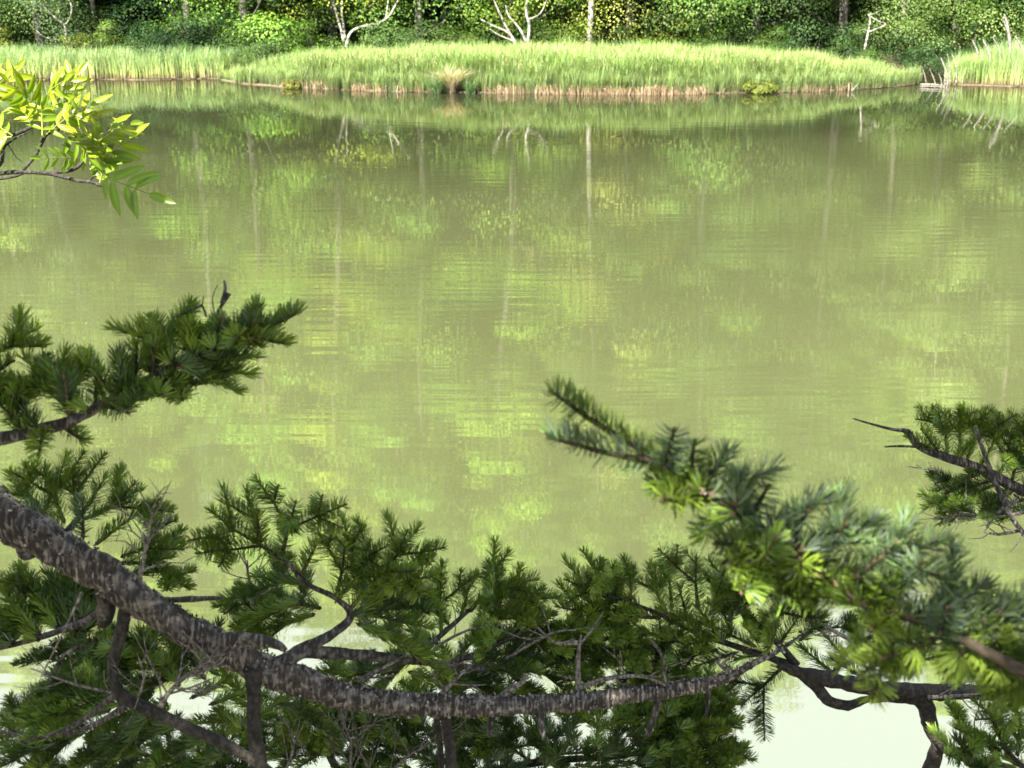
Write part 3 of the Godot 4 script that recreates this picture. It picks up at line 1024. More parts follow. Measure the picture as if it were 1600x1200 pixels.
# little crusts and flakes of lichen standing on the bark of the limb, thickest towards the trunk and on top, where the pale ones paint in highlights
func lichen_from(line: Array, count: int) -> void:
	crust = MB.new()
	var p: PackedVector3Array = line[0]
	var r: PackedFloat32Array = line[1]
	for i in count:
		var k := int(pow(rng.randf(), 1.35) * (p.size() - 2))
		var along := (p[k + 1] - p[k]).normalized()
		var out := rand_dir()
		out.y += .8
		out = (out - along * out.dot(along)).normalized()
		var at := p[k].lerp(p[k + 1], rng.randf()) + out * r[k] * R(.93, 1.02)
		var dark := rng.randf() < .5
		var g := R(.008, .03) if dark else R(.12, .32)
		var dir := (out * R(.2, 1.0) + rand_dir() * .9).normalized()
		leaf_quad(crust, at, dir, dir.cross(rand_dir()).normalized(), R(.003, .008), R(.003, .006), Color(g, g * .95, g * .88))

func left_fir() -> void:
	rng.seed = 501
	var t := thing("fir_tree", Vector3(-1.75, ground_h(-1.75, -.9), -.9), "fir with a thick lichen-spotted limb sweeping from the left across the water", "tree")
	fir_trunk(t, 4.4, .13, Vector3(.1, 0, .1))
	# the main limb
	branch_of(t, "main_limb", "thick silvery limb speckled with dark lichen")
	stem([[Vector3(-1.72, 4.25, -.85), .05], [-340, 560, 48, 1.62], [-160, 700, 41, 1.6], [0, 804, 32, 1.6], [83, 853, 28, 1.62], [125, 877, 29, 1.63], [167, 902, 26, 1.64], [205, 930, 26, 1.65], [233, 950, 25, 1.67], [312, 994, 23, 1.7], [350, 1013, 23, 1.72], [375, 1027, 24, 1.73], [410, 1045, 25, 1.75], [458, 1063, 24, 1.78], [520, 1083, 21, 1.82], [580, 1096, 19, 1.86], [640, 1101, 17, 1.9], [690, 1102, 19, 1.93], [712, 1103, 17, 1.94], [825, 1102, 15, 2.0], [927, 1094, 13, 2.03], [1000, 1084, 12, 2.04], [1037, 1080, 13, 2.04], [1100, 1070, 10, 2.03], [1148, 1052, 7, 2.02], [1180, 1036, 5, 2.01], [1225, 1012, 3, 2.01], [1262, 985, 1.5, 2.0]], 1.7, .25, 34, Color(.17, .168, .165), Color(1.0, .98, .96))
	lichen_from(last_line, 4500)
	stem([[345, 1000, 10], [385, 998, 10], [430, 1006, 8], [447, 1017, 4]], 1.66)                  # bark stubs
	stem([[140, 868, 8], [165, 873, 8], [188, 882, 5]], 1.6)
	stem([[255, 938, 5], [300, 936, 5], [348, 934, 3]], 1.68, .4)
	stem([[768, 1105, 6], [767, 1130, 5], [764, 1150, 3]], 2.0)
	stem([[842, 1105, 7], [846, 1135, 6], [850, 1155, 3]], 2.0)
	stem([[1033, 1085, 7], [1022, 1120, 6], [1012, 1150, 4]], 2.05)
	stem([[1107, 1070, 4], [1107, 1095, 3.5], [1103, 1120, 2.5]], 2.04)
	stem([[180, 1085, 5], [130, 1125, 4], [80, 1148, 3], [30, 1160, 2]], 1.66)
	obj("lichen", crust.mesh(M.lichen), branch).set_meta("kind", "stuff")
	branch_done(M.bark)
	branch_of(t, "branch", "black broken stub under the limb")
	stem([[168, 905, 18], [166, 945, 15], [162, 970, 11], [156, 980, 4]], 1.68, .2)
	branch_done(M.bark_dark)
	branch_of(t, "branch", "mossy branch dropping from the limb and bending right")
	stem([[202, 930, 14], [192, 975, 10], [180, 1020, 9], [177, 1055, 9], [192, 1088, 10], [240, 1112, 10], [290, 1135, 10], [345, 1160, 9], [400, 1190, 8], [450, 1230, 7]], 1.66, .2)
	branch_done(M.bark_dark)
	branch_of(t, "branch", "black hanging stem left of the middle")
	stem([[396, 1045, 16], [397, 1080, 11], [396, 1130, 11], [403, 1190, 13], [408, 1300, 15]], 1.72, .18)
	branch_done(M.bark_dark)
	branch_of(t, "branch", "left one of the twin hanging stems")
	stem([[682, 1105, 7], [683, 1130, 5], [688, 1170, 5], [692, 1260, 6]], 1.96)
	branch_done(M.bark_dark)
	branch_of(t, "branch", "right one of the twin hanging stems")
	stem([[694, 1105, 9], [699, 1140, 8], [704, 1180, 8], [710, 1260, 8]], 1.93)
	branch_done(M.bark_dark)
	# leafy side branches rising from it
	branch_of(t, "branch", "upright leafy branch at the middle of the limb")
	stem([[430, 1040, 14, 1.76], [470, 1018, 11, 1.8], [520, 990, 7, 1.84], [548, 962, 6, 1.85], [525, 935, 4.5, 1.84], [480, 912, 4, 1.83], [448, 878, 3.5, 1.82], [405, 850, 3, 1.81]], 1.8)
	stem([[470, 1018, 10, 1.8], [520, 1020, 10, 1.84], [600, 1027, 8, 1.9], [680, 1036, 6, 1.98], [760, 1046, 4, 2.05]], 1.8)
	sp(448, 878, 1.82, 328, 797, 1.8, 60, .45, 1, .1)
	sp(405, 850, 1.81, 402, 800, 1.8, 40, .5, 1)
	sp(440, 872, 1.82, 462, 785, 1.8, 70, .5, 1, .15)
	sp(470, 900, 1.83, 498, 845, 1.82, 60, .5, 1)
	sp(480, 912, 1.83, 400, 900, 1.9, 60, .4, 0)
	sp(525, 935, 1.84, 540, 850, 1.84, 60, .4, 1)
	sp(525, 940, 1.84, 590, 862, 1.86, 70, .4, 1)
	sp(548, 950, 1.85, 655, 823, 1.9, 70, .4, 1, .2)
	sp(560, 955, 1.86, 645, 890, 1.92, 60, .3, 1)
	sp(548, 962, 1.85, 640, 940, 1.95, 60, .2, 0)
	sp(470, 940, 1.9, 380, 965, 1.95, 60, .2, 1)
	sp(490, 960, 1.92, 370, 990, 1.95, 70, .15, 1)
	sp(430, 960, 1.95, 385, 920, 2.0, 50, .4, 0)
	sp(500, 950, 1.95, 440, 930, 2.0, 50, .4, 0)
	sp(560, 975, 1.86, 690, 1026, 1.95, 50, .2, 1, .3)
	sp(600, 1000, 1.92, 560, 960, 1.95, 60, .2, 0)
	branch_done(M.bark)
	branch_of(t, "branch", "leafy branch right of the upright one, with dark shaded twigs")
	stem([[640, 1032, 6, 1.97], [680, 1000, 5, 2.02], [720, 965, 3.5, 2.06], [760, 930, 2.5, 2.08]], 2)
	stem([[690, 1040, 5, 2.0], [760, 1015, 4, 2.06], [820, 985, 3, 2.1]], 2)
	sp(690, 990, 2.03, 690, 893, 2.08, 60, .4, 1, .2)
	sp(700, 975, 2.05, 655, 915, 2.08, 60, .35, 1)
	sp(720, 965, 2.06, 735, 905, 2.1, 55, .4, 1)
	sp(735, 955, 2.06, 778, 892, 2.1, 60, .4, 1)
	sp(750, 950, 2.07, 805, 912, 2.1, 60, .35, 1)
	sp(740, 985, 2.06, 800, 945, 2.1, 70, .25, 1)
	sp(770, 1000, 2.07, 858, 962, 2.14, 60, .2, 0)
	sp(690, 1010, 2.02, 640, 985, 2.05, 60, .2, 0)
	sp(720, 1020, 2.03, 760, 975, 2.0, 70, .25, 1)
	sp(720, 1030, 2.05, 835, 1010, 2.1, 60, .1, 0)
	for q in [[640, 1050, 720, 1070, 1], [680, 1050, 780, 1065, 0], [740, 1040, 840, 1050, 0], [780, 1030, 880, 1030, 0], [700, 1060, 790, 1085, 0], [660, 1020, 600, 1050, 0], [620, 1040, 540, 1055, 0], [800, 1000, 860, 1000, 1], [820, 1040, 890, 1065, 0], [640, 1000, 600, 985, 0], [760, 970, 830, 935, 1], [560, 1050, 500, 1050, 1]]:
		sp(q[0], q[1], 2.12, q[2], q[3], 2.16, 55, .2, q[4])
	branch_done(M.bark)
	# behind the limb on the left
	branch_of(t, "branch", "green leafy branch behind the limb at the left edge")
	stem([[30, 835, 8, 1.63], [40, 870, 6, 1.85], [95, 840, 6, 1.9], [130, 800, 4, 1.95]], 1.9)
	sp(95, 830, 1.9, 15, 740, 1.95, 60, .4, 1)
	sp(100, 815, 1.92, 70, 728, 1.95, 60, .4, 1)
	sp(120, 805, 1.95, 112, 735, 1.98, 55, .4, 1)
	sp(130, 800, 1.95, 165, 745, 1.98, 60, .35, 1)
	sp(135, 810, 1.95, 218, 765, 2.0, 70, .3, 1)
	sp(90, 850, 1.9, 45, 790, 1.9, 70, .3, 3)
	sp(130, 840, 1.92, 130, 780, 1.9, 70, .3, 3)
	sp(150, 850, 1.95, 210, 805, 1.98, 70, .25, 1)
	sp(190, 880, 1.98, 270, 870, 2.0, 60, .2, 1)
	sp(190, 870, 1.98, 262, 838, 2.0, 50, .3, 1)
	sp(200, 900, 1.96, 262, 890, 2.0, 40, .3, 0)
	branch_done(M.bark)
	branch_of(t, "branch", "dark shaded branch hanging below the limb at the left")
	stem([[165, 925, 8, 1.66], [150, 960, 6, 1.75], [95, 985, 5, 1.8], [30, 1005, 4, 1.85], [-40, 1020, 5, 1.9]], 1.8)
	stem([[130, 1010, 4, 1.8], [95, 1030, 3.5, 1.8], [62, 1110, 2, 1.8]], 1.8)
	for q in [[60, 990, -10, 900, 1], [90, 980, 30, 885, 1], [110, 975, 75, 895, 0], [130, 965, 110, 905, 0], [60, 1000, -5, 960, 1], [100, 985, 60, 940, 0], [120, 985, 100, 950, 0], [20, 1005, -20, 990, 0], [140, 1000, 90, 1010, 0], [130, 985, 145, 940, 0], [150, 1000, 130, 1060, 0], [180, 1010, 95, 1050, 1]]:
		sp(q[0], q[1], 1.82, q[2], q[3], 1.9, 60, .2, q[4])
	branch_done(M.bark)
	branch_of(t, "branch", "drooping branch with grey twigs below the limb")
	stem([[195, 1105, 5.5, 1.7], [130, 1140, 4, 1.72], [60, 1150, 3, 1.75], [-20, 1140, 3, 1.8]], 1.7)
	for q in [[200, 1090, 70, 1078, 0, 1.75], [190, 1100, 62, 1105, 1, 1.75], [170, 1110, 90, 1125, 0, 1.74], [150, 1050, 110, 1100, 0, 1.85], [240, 1060, 150, 1060, 0, 1.9], [260, 1040, 210, 1010, 1, 1.92], [280, 1070, 240, 1020, 1, 1.92], [320, 1060, 290, 1010, 0, 1.95], [300, 1090, 360, 1060, 1, 1.95], [330, 1100, 390, 1080, 1, 1.95], [100, 1130, 20, 1110, 0, 1.8], [90, 1160, 10, 1170, 0, 1.8], [230, 1180, 150, 1160, 0, 1.8], [420, 1070, 470, 1060, 1, 2.0], [300, 1020, 330, 1050, 0, 1.95], [440, 1100, 490, 1120, 0, 2.0], [350, 1180, 300, 1195, 0, 1.9],
		[280, 1130, 200, 1150, 0, 1.8], [330, 1150, 270, 1170, 0, 1.8], [230, 1120, 180, 1180, 0, 1.75], [380, 1140, 340, 1110, 1, 1.95], [350, 1150, 390, 1120, 1, 1.95], [250, 1020, 180, 985, 0, 1.95], [220, 1030, 130, 1020, 0, 1.95], [200, 1060, 100, 1070, 0, 1.9], [330, 1030, 370, 1040, 1, 1.95], [150, 1130, 70, 1170, 0, 1.8], [180, 1150, 120, 1195, 0, 1.8], [260, 1100, 190, 1120, 0, 1.95], [300, 1050, 250, 1060, 0, 1.95], [400, 1120, 450, 1090, 1, 2.0], [380, 1090, 350, 1050, 1, 1.98]]:
		sp(q[0], q[1], q[5], q[2], q[3], q[5] + .05, 55, .2, q[4])
	branch_done(M.bark)
	dead_twigs_on(t)
	# the boughs above the camera
	overhead(t, [[Vector3(-1.7, 5.5, -.8), Vector3(-.1, 5.4, .6), .8], [Vector3(-1.75, 5.0, -.85), Vector3(-1.6, 4.8, .5), .8], [Vector3(-1.75, 5.2, -.85), Vector3(-2.4, 5.0, .2), .8], [Vector3(-1.75, 5.3, -.85), Vector3(-1.1, 5.0, .3), .8], [Vector3(-1.75, 4.8, -.85), Vector3(-2.0, 4.6, -.1), .7], [Vector3(-1.75, 5.9, -.85), Vector3(-1.9, 5.8, .7), .8], [Vector3(-1.75, 4.7, -.85), Vector3(-1.2, 4.55, -.2), .6], [Vector3(-1.7, 5.3, -.8), Vector3(-.5, 5.1, -.5), .8], [Vector3(-1.7, 5.8, -.8), Vector3(.3, 5.7, .2), .8], [Vector3(-1.7, 6.4, -.8), Vector3(-.2, 6.3, .3), .8], [Vector3(-1.7, 5.0, -.8), Vector3(-.2, 4.65, -.85), .6], [Vector3(-1.7, 5.2, -.8), Vector3(.6, 4.9, -.9), .8], [Vector3(-1.7, 5.4, -.8), Vector3(.2, 5.2, -.1), .8], [Vector3(-1.7, 5.7, -.8), Vector3(-.6, 5.6, .4), .7], [Vector3(-1.7, 6.1, -.8), Vector3(-.4, 6.1, -.6), .7]])
	upper_fir()

func upper_fir() -> void:
	var base := Vector3(-1.5, ground_h(-1.5, -.7), -.7)
	var t := thing("fir_tree", base, "fir whose dark leafy bough with dead tips points right above the thick limb", "tree")
	fir_trunk(t, 4.0, .09, Vector3(.1, 0, .1))
	var u := 1.45
	branch_of(t, "branch", "dark leafy branch reaching right above the limb, grey at its base")
	stem([[Vector3(-1.48, 3.45, -.8), .03], [-500, 760, 30, 1.6], [-200, 740, 22, 1.5], [-40, 695, 13], [0, 686, 11], [60, 673, 10], [105, 660, 10], [140, 643, 8], [200, 610, 6], [270, 570, 5], [330, 535, 4], [400, 510, 3]], u)
	stem([[330, 535, 3], [338, 495, 3], [346, 478, 3], [358, 458, 4]], u)
	stem([[346, 474, 3], [352, 452, 3], [350, 438, 2]], u, .1)
	stem([[322, 495, 2], [316, 478, 2], [300, 483, 1.4], [272, 496, 1]], u, .1)
	stem([[335, 490, 1.2], [332, 465, 1], [340, 445, .8]], u, .1)
	stem([[316, 478, 1], [318, 462, .7]], u, .1)
	for q in [[380, 522, 468, 488, 22, 1], [380, 525, 448, 538, 22, 1], [340, 545, 398, 500, 35, 0], [330, 545, 345, 500, 35, 1], [340, 545, 420, 515, 30, 0], [300, 560, 360, 540, 45, 0], [300, 550, 295, 505, 55, 1], [270, 570, 240, 500, 60, 1], [290, 565, 355, 585, 60, 0], [280, 570, 335, 555, 60, 0], [250, 580, 280, 620, 50, 0], [240, 585, 240, 540, 60, 1], [210, 605, 215, 535, 60, 1], [190, 615, 185, 550, 50, 3], [180, 620, 130, 560, 60, 1], [200, 610, 250, 610, 55, 0], [160, 632, 200, 645, 50, 0], [140, 643, 70, 570, 65, 1], [120, 650, 40, 560, 60, 2], [110, 650, 100, 590, 60, 0], [90, 660, 130, 690, 50, 0], [70, 670, 60, 710, 50, 1], [60, 670, 10, 600, 65, 0], [40, 675, -20, 610, 60, 0], [20, 640, -30, 570, 60, 1], [-30, 560, 58, 512, 45, 1], [-20, 590, 20, 565, 40, 1], [30, 680, 20, 640, 60, 0], [150, 640, 150, 600, 60, 0]]:
		sp(q[0], q[1], u + R(-.03, .03), q[2], q[3], u + R(-.04, .04), q[4], .25, q[5], 0.0, .045)
		if q[0] < 345 and q[0] > 170:
			sp(q[0] + R(-16, 16), q[1] + R(-8, 12), u + R(-.05, .05), q[2] + R(-26, 14), q[3] + R(-4, 14), u + R(-.06, .06), q[4], .3, mini(q[5], 1), 0.0, .045)
	branch_done(M.bark)

func dead_twigs_on(t: Node3D) -> void:
	dead([[217, 905], [225, 870], [233, 825], [241, 787]], 1.64, .0034, 13, .075, 601, t)
	dead([[395, 950], [390, 920], [386, 875]], 1.95, .0036, 9, .1, 602, t)
	dead([[250, 1105], [262, 1085], [300, 1050], [355, 1040]], 1.66, .0045, 16, .085, 603, t, 1.2)
	dead([[215, 1090], [225, 1060], [214, 1020]], 1.65, .0022, 5, .06, 604, t)
	dead([[190, 1085], [120, 1070], [48, 1044]], 1.66, .0024, 4, .07, 605, t)
	dead([[128, 925], [105, 975], [64, 1058]], 1.6, .0022, 2, .05, 606, t)
	dead([[690, 1085], [705, 1068], [725, 1050]], 1.93, .005, 4, .08, 607, t)
	dead([[780, 1092], [800, 1075], [820, 1064], [818, 1052]], 1.98, .006, 0, .05, 608, t)
	dead([[904, 1078], [903, 1030], [908, 992]], 2.03, .006, 2, .06, 609, t)
	dead([[903, 1004], [875, 1006], [858, 998], [838, 978]], 2.03, .004, 2, .06, 610, t)
	dead([[900, 1076], [960, 1058], [1010, 1058], [1045, 1074]], 2.03, .005, 5, .05, 611, t)
	dead([[1042, 1068], [1036, 1045], [1040, 1022]], 2.03, .0025, 5, .05, 612, t)
	dead([[1142, 1050], [1128, 1042], [1118, 1032]], 2.01, .0045, 2, .04, 613, t)
	dead([[1126, 1040], [1138, 1030], [1145, 1022]], 2.0, .003, 0, .04, 614, t)
	dead([[560, 1066], [585, 1050], [618, 1034]], 1.9, .005, 4, .06, 615, t)
	dead([[680, 1012], [730, 985], [800, 975]], 2.0, .003, 3, .08, 616, t)
	dead([[790, 1030], [860, 990], [900, 985]], 2.05, .003, 3, .08, 617, t)

func low_fir() -> void:
	rng.seed = 521
	# a young fir below: what shows is its top, under the limb
	var at := P(560, 1500, 2.6)
	at.y = ground_h(at.x, at.z)
	var t := thing("fir_tree", at, "fir whose dark shaded boughs show under the limb along the bottom edge", "tree")
	tree_at = at
	branch_of(t, "trunk")
	var top := P(560, 1260, 2.5)
	var cv := curve([Vector3(0, -.3, 0), (top - at) * .5, top - at], [.05, .035, .012], .06)
	wood.tube(cv[0], cv[1], 10, Color.WHITE, bark_noise, .14, 14.0)
	branch_done(M.bark_dark)
	branch_of(t, "branch", "green bough below the limb, left of the twin hanging stems")
	stem([[560, 1260, 9, 2.5], [520, 1190, 6, 2.4], [500, 1150, 4, 2.3]], 2.3)
	stem([[675, 1180, 4, 2.3], [640, 1168, 4, 2.3], [590, 1155, 3, 2.3], [540, 1130, 2, 2.3]], 2.3)
	for q in [[700, 1150, 620, 1120, 0], [560, 1190, 500, 1160, 0], [520, 1180, 480, 1150, 1], [680, 1190, 610, 1170, 0], [640, 1200, 600, 1190, 0], [580, 1130, 520, 1090, 1], [660, 1130, 620, 1085, 1], [740, 1150, 690, 1120, 0], [470, 1150, 420, 1110, 1], [440, 1180, 380, 1150, 0],
		[640, 1165, 540, 1115, 1], [600, 1150, 480, 1110, 2], [620, 1150, 590, 1110, 0], [650, 1165, 640, 1110, 0], [660, 1170, 560, 1160, 0], [620, 1190, 550, 1180, 0], [430, 1150, 470, 1105, 1], [420, 1170, 460, 1140, 1], [400, 1190, 440, 1180, 2], [360, 1180, 420, 1120, 1], [320, 1210, 180, 1175, 0], [380, 1215, 280, 1180, 0], [250, 1215, 140, 1190, 0], [420, 1215, 350, 1185, 0]]:
		sp(q[0], q[1], 2.25, q[2], q[3], 2.3, 60, .25, q[4])
	branch_done(M.bark_dark)
	branch_of(t, "branch", "large dark bough under the thin end of the limb")
	stem([[560, 1260, 9, 2.5], [700, 1220, 7, 2.4], [850, 1190, 6, 2.35], [980, 1180, 4, 2.35], [1060, 1150, 3, 2.35]], 2.3)
	for q in [[820, 1150, 770, 1110, 0], [780, 1150, 720, 1125, 0], [880, 1140, 920, 1110, 0], [940, 1180, 1020, 1150, 0], [840, 1185, 880, 1195, 0], [720, 1190, 660, 1195, 0], [1000, 1190, 1100, 1185, 0], [960, 1130, 1010, 1105, 1], [1060, 1140, 1110, 1110, 1], [770, 1190, 800, 1150, 0],
		[1010, 1180, 1137, 1160, 1], [1030, 1170, 1125, 1148, 2], [1000, 1170, 1100, 1120, 0], [1000, 1160, 1130, 1075, 1], [1020, 1130, 1120, 1095, 1], [980, 1150, 1050, 1100, 0], [960, 1150, 1000, 1090, 0], [930, 1170, 940, 1100, 1], [900, 1170, 880, 1110, 0], [870, 1180, 820, 1120, 0], [830, 1190, 760, 1140, 0], [800, 1195, 730, 1160, 0], [960, 1190, 1060, 1190, 0], [900, 1195, 980, 1195, 0], [850, 1200, 900, 1150, 0], [780, 1210, 700, 1190, 0], [760, 1170, 740, 1110, 0], [1040, 1120, 1075, 1085, 1], [920, 1130, 905, 1115, 1], [860, 1150, 850, 1110, 3], [740, 1215, 820, 1195, 3]]:
		sp(q[0], q[1], 2.3 + R(-.05, .05), q[2], q[3], 2.35, 60, .2, q[4])
	branch_done(M.bark_dark)
	branch_of(t, "branch", "green bough low at the left edge of the frame")
	stem([[560, 1300, 9, 2.5], [300, 1280, 7, 2.2], [60, 1240, 5, 2.0]], 2.2)
	for q in [[40, 1170, 15, 1090, 1], [50, 1170, 55, 1115, 1], [60, 1180, 75, 1150, 1], [30, 1190, -10, 1130, 1], [80, 1200, 60, 1180, 0], [140, 1190, 160, 1140, 0], [120, 1200, 40, 1195, 0]]:
		sp(q[0], q[1], 1.95, q[2], q[3], 1.98, 60, .3, q[4])
	branch_done(M.bark_dark)
	# thin bare twigs in front of the white water
	dead([[545, 1230], [548, 1160], [530, 1120]], 2.2, .0036, 14, .11, 621, t, .7)
	dead([[585, 1230], [560, 1170], [500, 1110]], 2.2, .003, 10, .1, 622, t, .7)
	dead([[440, 1220], [460, 1160], [440, 1120]], 2.15, .003, 10, .1, 623, t, .7)
	dead([[600, 1220], [640, 1180], [700, 1150]], 2.2, .003, 8, .1, 624, t, .7)

func near_fir() -> void:
	rng.seed = 541
	var t := thing("fir_tree", Vector3(1.55, ground_h(1.55, -.75), -.75), "fir at the right whose soft-focus near bough slants up to the middle", "tree")
	fir_trunk(t, 4.6, .13, Vector3(-.05, 0, .15))
	branch_of(t, "branch", "bluish green bough close to the camera, slanting down to the right")
	var d := 1.0
	extra = .1
	stem([[Vector3(1.52, 3.0, -.75), .03], [2600, 1480, 28, 1.02], [2200, 1330, 22, 1.0], [1700, 1110, 13, .95], [1600, 1050, 10, .96], [1540, 1018, 9, .97], [1450, 974, 7], [1345, 945, 5], [1256, 916, 4], [1190, 898, 3]], d, .1)
	stem([[1345, 945, 5], [1290, 890, 5], [1235, 848, 5], [1170, 812, 4], [1093, 765, 4], [1025, 722, 3.5], [980, 690, 3]], d, .1)
	for q in [
		[1660, 1080, 1560, 1026, 50, 1, .35], [1620, 1050, 1600, 1000, 50, 1, .4], [1570, 1030, 1540, 970, 50, 1, .4], [1530, 1010, 1530, 1050, 50, 1, .4], [1600, 1060, 1580, 1100, 50, 1, .4],
		[1100, 770, 975, 688, 20, 1, .3], [1240, 850, 1090, 763, 35, 3, .3], [1350, 945, 1235, 848, 40, 1, .3], [1455, 976, 1340, 943, 40, 1, .3], [1560, 1025, 1450, 974, 40, 3, .35], [1330, 940, 1200, 900, 30, 1, .35], [1200, 850, 1120, 850, 40, 0, .3], [1280, 900, 1200, 880, 50, 0, .3], [1240, 870, 1170, 850, 50, 1, .3], [1400, 930, 1440, 880, 50, 3, .35], [1340, 900, 1400, 850, 40, 3, .3], [1150, 790, 1150, 740, 40, 3, .3], [1060, 750, 1020, 760, 30, 0, .3],
		[980, 690, 862, 612, 10, 1, .25], [1025, 722, 858, 684, 10, 3, .25], [1040, 730, 1053, 672, 40, 3, .3], [1075, 750, 1085, 690, 40, 1, .3], [1093, 765, 1140, 705, 50, 3, .3], [1110, 775, 1212, 734, 50, 3, .3], [1100, 775, 1036, 782, 60, 1, .3], [1150, 800, 1095, 835, 50, 1, .3], [1170, 812, 1200, 760, 60, 3, .3], [1190, 825, 1130, 880, 50, 0, .3], [1200, 830, 1285, 778, 60, 3, .3], [1235, 848, 1262, 800, 60, 3, .3], [1250, 860, 1370, 812, 60, 3, .3], [1270, 870, 1320, 820, 60, 3, .3], [1300, 900, 1478, 842, 60, 3, .3],
		[1230, 910, 1140, 880, 40, 1, .4], [1256, 916, 1250, 875, 50, 2, .7], [1300, 930, 1200, 925, 50, 1, .3], [1345, 945, 1345, 890, 60, 2, .7], [1350, 940, 1410, 900, 60, 1, .4], [1400, 960, 1400, 900, 60, 3, .4], [1420, 965, 1542, 912, 60, 3, .35], [1450, 974, 1500, 930, 60, 3, .4], [1480, 990, 1570, 940, 60, 3, .4], [1510, 1000, 1600, 960, 60, 3, .4], [1540, 1015, 1640, 990, 60, 3, .4], [1470, 990, 1480, 950, 50, 3, .5], [1580, 1035, 1630, 1010, 60, 3, .4], [1560, 960, 1640, 920, 60, 3, .4],
		[1460, 1000, 1308, 1040, 50, 1, .4], [1430, 1010, 1412, 1040, 60, 2, .7], [1500, 1020, 1487, 1045, 60, 2, .7], [1560, 1040, 1560, 1070, 60, 2, .7], [1600, 1060, 1540, 1085, 50, 1, .5], [1400, 1020, 1350, 1050, 60, 1, .4], [1620, 1060, 1600, 1090, 50, 1, .6]]:
		sp(q[0], q[1], d + R(-.02, .02), q[2], q[3], d + R(-.025, .02), q[4], q[6] + .25, q[5], 0.0, .042)
	branch_done(M.twig)
	overhead(t, [[Vector3(1.5, 5.3, -.6), Vector3(.1, 5.0, .2), .8], [Vector3(1.5, 5.0, -.6), Vector3(-.3, 4.85, .0), .8], [Vector3(1.5, 5.2, -.6), Vector3(.3, 5.0, .5), .8], [Vector3(1.5, 4.95, -.6), Vector3(.1, 4.75, -.45), .8], [Vector3(1.5, 5.4, -.6), Vector3(-.4, 5.25, .45), .8], [Vector3(1.5, 5.1, -.6), Vector3(.9, 5.0, .4), .8], [Vector3(1.5, 5.6, -.6), Vector3(.3, 5.5, -.8), .8], [Vector3(1.5, 6.1, -.6), Vector3(.2, 6.0, .6), .8], [Vector3(1.5, 4.9, -.6), Vector3(.4, 4.6, -1.3), .7], [Vector3(1.5, 5.2, -.6), Vector3(.7, 5.1, -1.8), .7], [Vector3(1.5, 5.5, -.6), Vector3(-.1, 5.4, -.2), .7], [Vector3(1.5, 5.8, -.6), Vector3(.6, 5.6, .5), .7]])

